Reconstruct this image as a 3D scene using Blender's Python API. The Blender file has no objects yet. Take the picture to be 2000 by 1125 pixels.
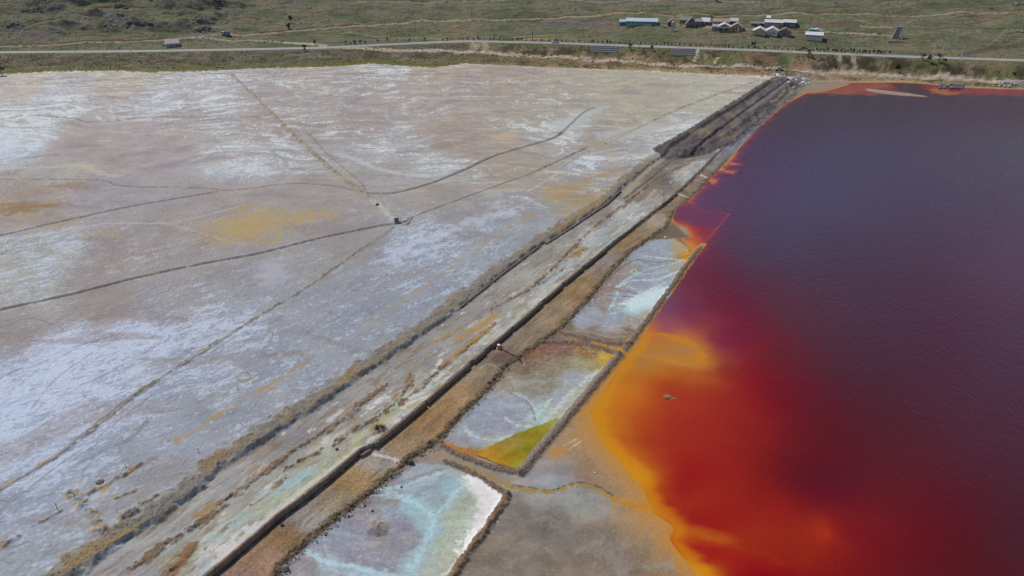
import bpy, math, random
import numpy as np
random.seed(7); RS = np.random.RandomState(11)
SC = bpy.context.scene; COL = SC.collection
# ------------------------------------------------------------------ camera, sky, sun, exposure
HC = 75.0; PITCH = math.radians(28.3); FPX = 1333.0      # camera height (m), downward pitch, focal length in 2000-px units
cam = bpy.data.cameras.new('camera'); camo = bpy.data.objects.new('camera', cam); COL.objects.link(camo)
cam.sensor_width = 36.0; cam.lens = 36.0 * FPX / 2000.0; cam.clip_start = 0.5; cam.clip_end = 8000
camo.location = (0, 0, HC); camo.rotation_euler = (math.pi / 2 - PITCH, 0, 0); SC.camera = camo
SUN_EL = 52.0; SUN_AZ = -42.0                            # degrees; azimuth measured from +Y towards +X (sun is ahead and to the left)
world = bpy.data.worlds.new('World'); SC.world = world; world.use_nodes = True
nt = world.node_tree; bg = nt.nodes['Background']; bg.inputs['Strength'].default_value = 0.13
sky = nt.nodes.new('ShaderNodeTexSky'); sky.sky_type = 'NISHITA'; sky.sun_disc = False
sky.sun_elevation = math.radians(SUN_EL); sky.sun_rotation = math.radians(SUN_AZ); sky.altitude = 3800
sky.air_density = 1.0; sky.dust_density = 1.6; sky.ozone_density = 1.0
nt.links.new(sky.outputs[0], bg.inputs[0])
sl = bpy.data.lights.new('sun', 'SUN'); sl.energy = 2.85; sl.angle = math.radians(0.9); sl.color = (1.0, 0.95, 0.88)
so = bpy.data.objects.new('sun', sl); COL.objects.link(so)
a, e = math.radians(SUN_AZ), math.radians(SUN_EL)
from mathutils import Vector
so.rotation_euler = (-Vector((math.sin(a) * math.cos(e), math.cos(a) * math.cos(e), math.sin(e)))).to_track_quat('-Z', 'Y').to_euler()
SC.view_settings.view_transform = 'Standard'; SC.view_settings.look = 'None'; SC.view_settings.exposure = 0.0; SC.view_settings.gamma = 1.0
LIGHT = np.array([0.85, 0.90, 1.02])                        # what a level white sheet renders as; turns seen colours into base colours

# ------------------------------------------------------------------ survey helpers: photo pixel (2000 wide) -> metres
SP, CP = math.sin(PITCH), math.cos(PITCH)
def at(px, py, z=0.0):
    u = (px - 1000.0) / FPX; v = (562.5 - py) / FPX
    dy = CP + v * SP; dz = -SP + v * CP
    t = (z - HC) / dz
    return (u * t, dy * t)
def line(pts, z=0.0): return np.array([at(x, y, z) for x, y in pts])
def lin(c):
    c = np.asarray(c, dtype=np.float64) / 255.0
    return np.where(c <= 0.04045, c / 12.92, ((c + 0.055) / 1.055) ** 2.4)
def alb(c): return tuple(np.clip(lin(c) / LIGHT, 0.0, 0.9))
f32 = np.float32
def ss(a, b, x): t = np.clip((x - a) / (b - a), 0, 1); return t * t * (3 - 2 * t)
PERM = RS.permutation(256).astype(np.int32); PERM = np.concatenate([PERM, PERM, PERM])
GX = np.cos(np.arange(16) * math.pi / 8).astype(f32); GY = np.sin(np.arange(16) * math.pi / 8).astype(f32)
def perlin(x, y, seed=0):
    x = np.asarray(x, f32) + f32(seed * 17.31); y = np.asarray(y, f32) + f32(seed * 5.77)
    xi = np.floor(x).astype(np.int32); yi = np.floor(y).astype(np.int32)
    xf = x - xi; yf = y - yi; xi &= 255; yi &= 255
    u = xf * xf * xf * (xf * (xf * 6 - 15) + 10); v = yf * yf * yf * (yf * (yf * 6 - 15) + 10)
    def g(ix, iy, fx, fy):
        h = PERM[PERM[ix] + iy] & 15
        return GX[h] * fx + GY[h] * fy
    n00 = g(xi, yi, xf, yf); n10 = g(xi + 1, yi, xf - 1, yf)
    n01 = g(xi, yi + 1, xf, yf - 1); n11 = g(xi + 1, yi + 1, xf - 1, yf - 1)
    a_ = n00 + u * (n10 - n00); b_ = n01 + u * (n11 - n01)
    return (a_ + v * (b_ - a_)) * 1.5
def fbm(x, y, scale, octv=4, seed=0, rough=0.5):
    s = np.zeros(np.shape(x), f32); amp = 1.0; tot = 0.0; f = 1.0 / scale
    for i in range(octv):
        s += amp * perlin(x * f, y * f, seed + i * 3); tot += amp * 0.55; amp *= rough; f *= 2.03
    return s / tot * 0.5                                  # roughly -0.5 .. 0.5
def seg_dist(P, X, Y):
    """distance to an open polyline, its side (+ = left of travel) and arc length"""
    best = np.full(X.shape, 1e9, f32); side = np.zeros(X.shape, f32)
    for (ax, ay), (bx, by) in zip(P[:-1], P[1:]):
        dx, dy = bx - ax, by - ay; L2 = dx * dx + dy * dy + 1e-9
        t = np.clip(((X - ax) * dx + (Y - ay) * dy) / L2, 0, 1)
        ex, ey = X - (ax + t * dx), Y - (ay + t * dy)
        d = ex * ex + ey * ey
        cr = dx * (Y - ay) - dy * (X - ax)
        m = d < best
        best = np.where(m, d, best); side = np.where(m, cr, side)
    return np.sqrt(best), np.where(side >= 0, 1.0, -1.0).astype(f32)
def poly_sd(P, X, Y):
    """signed distance to a closed polygon, + inside"""
    Q = np.vstack([P, P[:1]])
    d, _ = seg_dist(Q, X, Y)
    ins = np.zeros(X.shape, bool)
    for (ax, ay), (bx, by) in zip(Q[:-1], Q[1:]):
        if ay == by: continue
        c = ((ay > Y) != (by > Y)) & (X < (bx - ax) * (Y - ay) / (by - ay) + ax)
        ins ^= c
    return np.where(ins, d, -d)
def bbox(P, X, Y, m):
    return np.nonzero((X > P[:, 0].min() - m) & (X < P[:, 0].max() + m) & (Y > P[:, 1].min() - m) & (Y < P[:, 1].max() + m))[0]
def smooth_line(P, n=6):
    """Catmull-Rom resampling"""
    P = np.asarray(P, float); Q = np.vstack([2 * P[0] - P[1], P, 2 * P[-1] - P[-2]]); out = []
    for i in range(1, len(Q) - 2):
        for k in range(n):
            t = k / n
            out.append(0.5 * ((2 * Q[i]) + (-Q[i - 1] + Q[i + 1]) * t + (2 * Q[i - 1] - 5 * Q[i] + 4 * Q[i + 1] - Q[i + 2]) * t * t + (-Q[i - 1] + 3 * Q[i] - 3 * Q[i + 1] + Q[i + 2]) * t ** 3))
    out.append(P[-1]); return np.array(out)
def shep(ctrl, U, V, vs=1.6, soft=14.0, pw=2.0):
    """smooth interpolation of surveyed values"""
    C = np.array(ctrl, dtype=float); n = C.shape[1] - 2
    acc = np.zeros((U.size, n), f32); w = np.zeros(U.size, f32)
    U = U.astype(f32); V = V.astype(f32)
    for c in C:
        d = (U - f32(c[0])) ** 2 + ((V - f32(c[1])) * f32(vs)) ** 2 + f32(soft * soft)
        k = (1.0 / d) ** f32(pw)
        w += k
        for j in range(n): acc[:, j] += k * f32(c[2 + j])
    return acc / w[:, None]

def tps(ctrl, U, V, vs=1.5, lam=.004):
    """thin-plate interpolation of surveyed values"""
    C = np.array(ctrl, float); P = np.stack([C[:, 0] / 100, C[:, 1] * vs / 100], 1); n = len(P)
    def ker(d2): return d2 * np.log(d2 + 1e-9) * 0.5
    K = ker(((P[:, None] - P[None]) ** 2).sum(-1)) + lam * np.eye(n); Q = np.hstack([np.ones((n, 1)), P])
    M = np.block([[K, Q], [Q.T, np.zeros((3, 3))]]); W = np.linalg.solve(M, np.vstack([C[:, 2:], np.zeros((3, C.shape[1] - 2))])).astype(f32)
    out = np.zeros((U.size, C.shape[1] - 2), f32); P = P.astype(f32)
    for a0 in range(0, U.size, 40000):
        u = (U[a0:a0 + 40000] / 100).astype(f32); v = (V[a0:a0 + 40000] * vs / 100).astype(f32)
        k = ker((u[:, None] - P[None, :, 0]) ** 2 + (v[:, None] - P[None, :, 1]) ** 2)
        out[a0:a0 + 40000] = k @ W[:n] + W[n] + u[:, None] * W[n + 1] + v[:, None] * W[n + 2]
    return out

# ------------------------------------------------------------------ terrain shape
ZF = 1.75                                                 # level of the salt flat above the lake
A_px = [(-60, 1290), (140, 1127), (190, 1093), (255, 1048), (330, 1000), (385, 960), (440, 905), (485, 880), (540, 842), (600, 805), (660, 765), (740, 710), (800, 668), (870, 620), (895, 601), (985, 530), (1050, 482), (1185, 395), (1215, 365), (1265, 322), (1300, 298), (1400, 235), (1500, 165), (1540, 120)]
B_px = [(200, 1290), (330, 1185), (395, 1128), (440, 1092), (500, 1042), (540, 1006), (590, 970), (640, 930), (702, 878), (728, 868), (770, 835), (838, 778), (917, 709), (958, 675), (1000, 640), (1025, 619), (1060, 588), (1100, 553), (1140, 520), (1183, 485), (1240, 440), (1310, 385), (1370, 327), (1402, 295), (1430, 270), (1500, 212), (1550, 168), (1600, 130)]
C_px = [(400, 1245), (530, 1128), (550, 1095), (600, 1050), (650, 1010), (700, 975), (750, 930), (800, 890), (850, 860), (880, 825), (925, 780), (965, 740), (980, 715), (1020, 690), (1090, 640), (1140, 590), (1180, 540), (1225, 492), (1265, 466), (1300, 440), (1310, 412), (1350, 382), (1400, 328), (1440, 284), (1500, 226), (1556, 178), (1600, 140)]
LA, LB, LC = line(A_px, ZF), line(B_px, 1.35), line(C_px, 0.3)
SHORE_px = [(-700, 165), (-300, 152), (0, 144), (100, 138), (200, 137), (300, 140), (380, 138), (450, 135), (510, 132), (600, 130), (640, 129), (720, 123), (800, 128), (850, 130), (900, 123), (1000, 127), (1100, 132), (1250, 137), (1400, 144), (1490, 148)]
SHORE_R = [(1560, 150), (1600, 157), (1650, 158), (1740, 157), (1800, 160), (1850, 166), (2000, 171), (2400, 183), (3000, 200)]
SH = np.vstack([line(SHORE_px, ZF), line(SHORE_R, 0.3)]); SH = SH[np.argsort(SH[:, 0])]
ROAD_px = [(-700, 112, 5), (-300, 106, 5), (0, 102.5, 5), (250, 100.5, 5), (400, 98, 5), (500, 96.5, 5), (560, 95, 5.2), (620, 94, 5.4), (660, 92, 5.6), (740, 88, 6), (840, 83.5, 6.5), (920, 81, 7), (1000, 82.5, 7.2), (1100, 85, 7.6), (1200, 88.5, 8), (1300, 92, 8), (1380, 95, 8), (1480, 98.5, 8), (1560, 102, 8), (1700, 108, 8), (1800, 112, 8), (1900, 115, 8), (2000, 118.5, 8), (2400, 133, 8), (3000, 155, 8)]
RD = np.array([(*at(x, y, z), z) for x, y, z in ROAD_px])
def Ysh(X): return np.interp(X, SH[:, 0], SH[:, 1])
def Yrd(X): return np.interp(X, RD[:, 0], RD[:, 1])
def hill(X, Y, fine=True):
    """everything beyond the shoreline"""
    ysh, yr, zr = Ysh(X), Yrd(X), np.interp(X, RD[:, 0], RD[:, 2])
    zsh = ZF - 1.9 * ss(150, 172, X)
    t = np.clip((Y - ysh) / np.maximum(yr - 5 - ysh, 5), 0, 1)
    wr = ss(-40, 20, X)
    g = (1 - wr) * (0.75 * t + 0.25 * ss(.55, .95, t)) + wr * (0.12 * ss(0, .2, t) + 0.88 * ss(.42, .98, t))
    z = zsh + (zr - zsh) * g
    u = np.maximum(0, Y - yr - 5.0)
    z = z + 0.095 * u + 0.06 * np.maximum(0, u - 60) + 0.12 * np.maximum(0, u - 220)
    k = ss(2, 40, u)
    z = z + k * (fbm(X, Y, 90, 3, 3) * 7 + fbm(X, Y, 26, 3, 9) * 2.2)
    wl = ss(-140, -230, X) * ss(10, 50, u)
    z = z + wl * np.maximum(0, fbm(X, Y * 1.5, 45, 4, 21) + 0.02) * 16
    bank = np.sin(np.pi * np.clip((Y - ysh) / np.maximum(yr - 5 - ysh, 5), 0, 1)) ** 2
    z = z + bank * (fbm(X, Y, 14, 4, 31) * 2.6)
    if fine: z = z + (k + bank) * fbm(X, Y, 5, 2, 41) * 0.5
    return z
def march(pts):
    """photo pixels on the hillside -> (x, y, z)"""
    P = np.array(pts, float)[:, :2]; Ys = np.arange(300, 900, 0.5)
    u = (P[:, 0] - 1000) / FPX; v = (562.5 - P[:, 1]) / FPX
    dy = CP + v * SP; dz = -SP + v * CP
    T = Ys[None, :] / dy[:, None]; Xr = u[:, None] * T; Zr = HC + dz[:, None] * T
    Hh = hill(Xr, np.broadcast_to(Ys, Xr.shape), False)
    below = Zr < Hh
    i = np.argmax(below, axis=1); i[~below.any(axis=1)] = len(Ys) - 1
    r = np.arange(len(P))
    return np.stack([Xr[r, i], Ys[i], Hh[r, i]], axis=1)
def depth_at(Y, z): return Y * CP + (HC - z) * SP

# polygons of the flat ground
LAKE_px = [(1575, 182), (1545, 197), (1515, 214), (1500, 228), (1480, 248), (1464, 266), (1442, 291), (1424, 315), (1402, 333), (1374, 361), (1347, 388), (1324, 405), (1313, 424), (1319, 437), (1335, 445), (1348, 459), (1336, 466), (1344, 480), (1354, 497), (1338, 530), (1303, 578), (1277, 620), (1250, 661), (1233, 684), (1213, 705), (1195, 735), (1168, 775), (1150, 803), (1158, 832), (1172, 860), (1195, 890), (1220, 918), (1248, 950), (1262, 975), (1269, 1000), (1290, 1015), (1312, 1032), (1304, 1050), (1318, 1075), (1343, 1105), (1366, 1132), (1420, 1200), (1520, 1320), (2700, 1320), (3600, 700), (3300, 230), (2300, 184), (2000, 175), (1900, 172), (1830, 166), (1790, 162.5), (1740, 161), (1662, 162), (1650, 168), (1605, 180)]
LAKE = smooth_line(line(LAKE_px, 0.0)[:41], 4); LAKE = np.vstack([LAKE, line(LAKE_px, 0.0)[41:]])
BUNDS = {  # name: (pixels, half width, height)
 'b1': ([(1374, 474), (1345, 510), (1310, 560), (1275, 608), (1240, 655), (1222, 681)], 0.65, 0.4),
 'b2': ([(1098, 648), (1150, 660), (1195, 668), (1232, 668)], 0.6, 0.35),
 'b3': ([(1058, 668), (1100, 664), (1150, 671), (1206, 689)], 0.55, 0.3),
 'b4': ([(1210, 690), (1170, 738), (1120, 798), (1060, 868), (1018, 921)], 0.85, 0.55),
 'b5': ([(1018, 922), (960, 908), (905, 889), (862, 868)], 0.55, 0.35),
 'b6': ([(868, 897), (920, 919), (992, 963)], 0.5, 0.3),
 'b7': ([(992, 963), (945, 1035), (905, 1088), (880, 1130), (840, 1190)], 0.6, 0.6),
}
POND1 = line([(1262, 469), (1318, 466), (1345, 484), (1352, 500), (1330, 530), (1300, 572), (1265, 622), (1230, 660), (1195, 661), (1100, 642), (1128, 605), (1180, 547), (1225, 494)], 0.1)
POND2 = line([(1045, 684), (1100, 670), (1150, 677), (1202, 694), (1160, 742), (1110, 800), (1050, 872), (1013, 914), (960, 902), (905, 884), (868, 862), (900, 822), (950, 772), (985, 742), (1010, 712)], 0.1)
POND3 = line([(868, 906), (920, 926), (984, 966), (940, 1032), (898, 1088), (870, 1130), (830, 1200), (440, 1230), (540, 1128), (600, 1066), (680, 1002), (760, 947), (812, 906)], 0.1)
GREEN = smooth_line(line([(1090, 818), (1082, 848), (1046, 892), (1018, 917), (985, 911), (936, 892), (940, 880), (985, 858), (1034, 838), (1090, 818)], 0.1), 4)
EMB = line([(1276, 284), (1330, 256), (1400, 213), (1450, 183), (1498, 152), (1530, 146), (1562, 158), (1548, 178), (1512, 205), (1470, 240), (1425, 272), (1385, 292), (1340, 300), (1300, 303)], 2.6)

# ------------------------------------------------------------------ the ground lattice: finer near the camera, coarser towards the horizon
pyr = np.linspace(1300, 128, 860)
rows = np.array([at(1000, y, 1.2)[1] for y in pyr]); rows = rows[rows < 392]
rows = np.concatenate([np.linspace(12, rows[0] - 1.5, 14), rows, np.arange(392.5, 575, 0.52), 575 * np.exp(np.linspace(0.004, .9, 70))])
tt = np.linspace(-1, 1, 1500); tt = np.concatenate([-np.geomspace(1.6, 1.01, 22), tt, np.geomspace(1.01, 1.6, 22)])
GXX = (tt[None, :] * (1.2 * (0.66 * rows[:, None] + 26.7))).astype(f32); GYY = np.broadcast_to(rows[:, None], GXX.shape).astype(f32)
NR, NC = GXX.shape; X = GXX.ravel().copy(); Y = GYY.ravel().copy(); N = X.size
dep = depth_at(Y, 1.2); U = (1000 + FPX * X / dep).astype(f32); V = (562.5 + FPX * ((HC - 1.2) * CP - Y * SP) / dep).astype(f32)
print('ground verts', N)
n_edge = fbm(X, Y, 2.2, 3, 51)
def region_side(L):
    d, s = seg_dist(L, X, Y); return d * s
sA, sB, sC = region_side(LA), region_side(LB), region_side(LC)
ysh = Ysh(X); far = Y - ysh                                # > 0 beyond the shoreline
sLake = poly_sd(LAKE, X, Y)
sEmb = np.full(N, -99, f32); i = bbox(EMB, X, Y, 20); sEmb[i] = poly_sd(EMB, X[i], Y[i])

Z = np.full(N, 0.1, f32)
Z += 0.3 * ss(-1.3, 0.2, sC + n_edge * 0.8)
Z += (.9 - .4 * ss(170, 215, Y)) * ss(-0.02 - .7 * ss(160, 180, Y), 0.28 + .3 * ss(160, 180, Y), sB + n_edge * (.05 + .9 * ss(160, 180, Y)))
Z += 0.5 * ss(-0.55, 0.4, sA + n_edge * 1.2)
Z += fbm(X, Y, 30, 3, 61) * 0.18 * ss(0, 3, sA) + fbm(X, Y, 1.1, 3, 63) * 0.05
# rough bank above line A
rb = ss(0, 0.7, sA + n_edge) * ss(4.6, 2.2, sA + n_edge * 2.6) * ss(255, 215, Y)
i = np.nonzero(rb > 0.01)[0]
Z[i] += rb[i] * (0.3 + np.abs(fbm(X[i], Y[i], .65, 3, 71)) * .5 + fbm(X[i], Y[i], 4, 3, 73) * 0.5 - 0.08)
# terrace ridges
RIDGES = [([(255, 1112), (320, 1062), (388, 1022), (440, 985)], .8, .45), ([(430, 982), (480, 946), (540, 902), (600, 862), (680, 811), (702, 790), (755, 748)], .75, .42), ([(320, 1128), (352, 1092), (378, 1062)], 1.1, .45),
          ([(560, 912), (640, 868), (700, 832), (742, 808), (792, 758), (802, 732)], .7, .42), ([(780, 786), (842, 736), (872, 708), (930, 662), (965, 630)], .6, .4), ([(620, 886), (672, 856)], .4, .3), ([(478, 1000), (420, 1050), (400, 1070)], .35, .25), ([(560, 930), (520, 960), (490, 985)], .35, .25),
          ([(1040, 560), (1100, 502), (1150, 452), (1210, 402), (1262, 364)], .45, .4), ([(960, 602), (1042, 560), (1102, 522)], .45, .3), ([(1110, 500), (1142, 485)], .5, .3), ([(1215, 405), (1275, 350), (1335, 318)], .6, .3), ([(985, 700), (900, 745)], .4, .0), ([(1020, 500), (1120, 430), (1200, 375)], .5, .15)]
ridge = np.zeros(N, f32)
for p, w, h in RIDGES:
    L = smooth_line(line(p, 1.5), 5); i = bbox(L, X, Y, 5)
    d, _ = seg_dist(L, X[i], Y[i]); d = d + n_edge[i] * 1.1 + fbm(X[i], Y[i], .7, 2, 75) * .7 + fbm(X[i], Y[i], 5, 2, 76) * .8
    m = ss(w * 1.1, w * 0.1, d); Z[i] += m * h * (0.75 + n_edge[i]); ridge[i] = np.maximum(ridge[i], m)
# mounds
MOUNDS = [((741, 836), 1.5, 1.1, 1.4), ((733, 1020), 2.0, 1.5, 0.4), ((700, 992), .4, .0, 0), ((1133, 492), 1.6, .3, .5)]
# shoulder of the track: rubble
sh_c = np.exp(-((sC + 0.6 + n_edge) / 0.9) ** 2) * ss(250, 225, Y)
i = np.nonzero(sh_c > 0.02)[0]
Z[i] += sh_c[i] * (0.12 + np.abs(fbm(X[i], Y[i], .9, 3, 77)) * .8)
# lake bed and beach
Z = np.where(far < 2, np.minimum(Z, np.where(sLake > -3.2, np.clip(-sLake * 0.05, -0.4, 0.16) - 0.02, 99)), Z) if False else Z
low = (sLake > -4) & (sB < 0)
Z[low] = np.minimum(Z[low], np.clip(0.015 - sLake[low] * 0.06, -0.5, 0.6))
bund = {}
for k, (p, w, h) in BUNDS.items():
    L = smooth_line(line(p, 0.5), 5); i = bbox(L, X, Y, 6)
    d, sd = seg_dist(L, X[i], Y[i]); d2 = d + n_edge[i] * 0.4 + fbm(X[i], Y[i], .6, 2, 79) * .25
    prof = ss(w * 1.5, w * 0.1, d2)
    if k == 'b1': prof = prof * ss(0, 5, np.hypot(X[i] - L[0, 0], Y[i] - L[0, 1]))
    Z[i] = np.maximum(Z[i], 0.1) * 1.0 * (prof > 0) + Z[i] * (prof <= 0)
    Z[i] += prof * (h + fbm(X[i], Y[i], .9, 3, 81) * 0.14)
    bund[k] = (i, prof, d * sd)
# grey spoil embankment
m = sEmb > -8
em_h = 0.9 + np.clip((sEmb + n_edge * 1.2) * 0.55, -3, 2.3)
crest = smooth_line(line([(1288, 291), (1330, 266), (1400, 222), (1450, 192), (1500, 158)], 4), 4)
inner = smooth_line(line([(1372, 272), (1398, 252), (1420, 236), (1470, 200), (1515, 168)], 4), 4)
i = np.nonzero(sEmb > -3)[0]
dc, _ = seg_dist(crest, X[i], Y[i]); di, si = seg_dist(inner, X[i], Y[i])
em2 = em_h[i] + 0.9 * np.exp(-(dc / 1.1) ** 2) - 0.7 * ss(-.3, .3, -si * di) * ss(0, 3, sEmb[i]) + fbm(X[i], Y[i], 6, 4, 83) * .7
Z[i] = np.where(sEmb[i] > -2.5, np.maximum(Z[i], em2), Z[i]); em_mask = np.zeros(N, f32); em_mask[i] = ss(-0.6, 0.4, sEmb[i] + n_edge[i] * 1.5)
# trenches and low ridges on the salt flat: (pixels, half width m, depth m)
TRENCH = [([(-300, 672), (0, 606), (150, 573), (260, 545), (400, 515), (500, 497), (620, 467), (745, 441), (778, 437), (800, 430)], .75, -.55),
          ([(-300, 535), (0, 461), (150, 426), (260, 402), (425, 373)], .8, -.5),
          ([(-200, 346), (0, 349), (190, 350), (240, 362), (400, 365), (430, 370), (480, 368), (560, 357), (640, 360), (690, 370), (720, 377)], .6, -.4),
          ([(720, 377), (770, 375), (830, 360), (900, 333), (960, 305), (1000, 292), (1060, 275), (1092, 262), (1122, 236), (1140, 219), (1162, 208)], .95, -.5),
          ([(-200, 236), (0, 231), (50, 223), (140, 229), (170, 236), (250, 232), (290, 227), (500, 225), (532, 220)], .8, -.3),
          ([(-200, 171), (0, 165), (150, 158), (300, 150), (450, 141.5), (650, 142), (950, 144.5)], .6, -.3),
          ([(800, 430), (806, 424), (900, 388), (1000, 350), (1030, 340), (1090, 313), (1150, 285)], .45, -.3),
          ([(770, 442), (700, 492), (690, 500)], .5, -.25), ([(290, 818), (250, 858), (150, 905)], .3, -.15), ([(280, 757), (200, 818), (110, 890)], .6, -.15), ([(350, 715), (430, 662)], .35, -.15),
          ([(780, 434), (790, 440), (800, 436), (806, 424)], .5, -.3), ([(778, 427), (790, 425), (800, 428)], .3, -.2)]
trench = np.zeros(N, f32); trside = np.zeros(N, f32)
for p, w, h in TRENCH:
    L = smooth_line(line(p, ZF), 5); i = bbox(L, X, Y, 8)
    d, sd = seg_dist(L, X[i], Y[i]); wv = w * .56 * (1 + n_edge[i] * 1.1 + .0022 * np.maximum(0, Y[i] - 120))
    q = ss(wv, wv * .35, d); Z[i] += q * h * .7
    Z[i] += 0.16 * np.exp(-((d * sd - wv * 1.5) / (wv * .8)) ** 2)          # spoil thrown on the far side
    trench[i] = np.maximum(trench[i], q); trside[i] = np.maximum(trside[i], np.exp(-((d * sd + wv * 1.3) / (wv * .8)) ** 2))
RDG = [([(450, 143), (500, 190), (560, 250), (620, 305), (680, 355), (720, 385), (746, 405), (772, 431)], 1.25, .3), ([(765, 447), (700, 490), (600, 560), (500, 620), (440, 660), (350, 717), (280, 762), (200, 825), (120, 885), (0, 958), (-150, 1050)], .55, .22),
       ([(1030, 340), (1150, 285), (1220, 258), (1248, 243), (1240, 232)], 1.2, .0), ([(1180, 280), (1300, 222), (1380, 190), (1485, 154)], .9, .2)]
tan = np.zeros(N, f32)
for p, w, h in RDG:
    L = smooth_line(line(p, ZF), 5); i = bbox(L, X, Y, 8)
    d, sd = seg_dist(L, X[i], Y[i]); q = ss(w, w * .3, d + n_edge[i] * .9)
    Z[i] += q * h * (1 + fbm(X[i], Y[i], 2, 2, 91) * .9); tan[i] = np.maximum(tan[i], q)
# L-shaped ochre berm on the near flat
LB2 = [([(140, 962), (170, 990), (203, 1036)], 1.0, .35), ([(165, 968), (212, 944), (276, 906)], .7, .3), ([(0, 1068), (35, 1050)], .8, .3), ([(60, 1030), (120, 998)], .5, .2), ([(228, 972), (262, 958)], .4, .2), ([(275, 985), (305, 968)], .5, .3), ([(240, 1010), (268, 1000)], .9, .3)]
OCH = [([(712, 640), (780, 592), (850, 547), (897, 511)], .75), ([(928, 490), (985, 452), (1048, 414)], .9), ([(345, 862), (440, 802), (520, 757)], .75), ([(520, 757), (600, 706)], .4), ([(0, 955), (90, 900)], .5), ([(1085, 385), (1160, 345), (1215, 330)], 2.2), ([(1100, 412), (1180, 372)], 2.2), ([(1140, 350), (1200, 338)], 1.6)] + [(p, w) for p, w, h in LB2]
ochre = np.zeros(N, f32)
for p, w in OCH:
    L = smooth_line(line(p, ZF), 5); i = bbox(L, X, Y, 8)
    d, sd = seg_dist(L, X[i], Y[i]); ochre[i] = np.maximum(ochre[i], ss(w * 1.5, -w * .2, d + n_edge[i] * 1.8 + fbm(X[i], Y[i], .8, 3, 93) * 1.0 + fbm(X[i], Y[i], 6, 2, 94) * 1.2))
for p, w, h in LB2:
    L = smooth_line(line(p, ZF), 5); i = bbox(L, X, Y, 6); d, sd = seg_dist(L, X[i], Y[i])
    Z[i] += ss(w, w * .2, d + n_edge[i] * .6) * h * (1 + 2 * fbm(X[i], Y[i], .9, 3, 95))
for (p, w, mh, rgh) in MOUNDS:
    x, y = at(p[0], p[1], 1.5); i = np.nonzero((np.abs(X - x) < 4) & (np.abs(Y - y) < 4))[0]
    d = np.hypot(X[i] - x, Y[i] - y); Z[i] += ss(w, w * .2, d + n_edge[i]) * (mh * .5 + rgh * fbm(X[i], Y[i], .9, 3, 97))
# hillside
hm = far > -1.5
hz = hill(X[hm], Y[hm]); k = ss(-1.5, 3.0, far[hm]); Z[hm] = Z[hm] * (1 - k) + hz * k
# level the bench of the main road
i = np.nonzero(np.abs(Y - Yrd(X)) < 14)[0]
zr = np.interp(X[i], RD[:, 0], RD[:, 2]); dr = np.abs(Y[i] - Yrd(X[i])); k = ss(8, 5.0, dr); Z[i] = Z[i] * (1 - k) + zr * k

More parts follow.
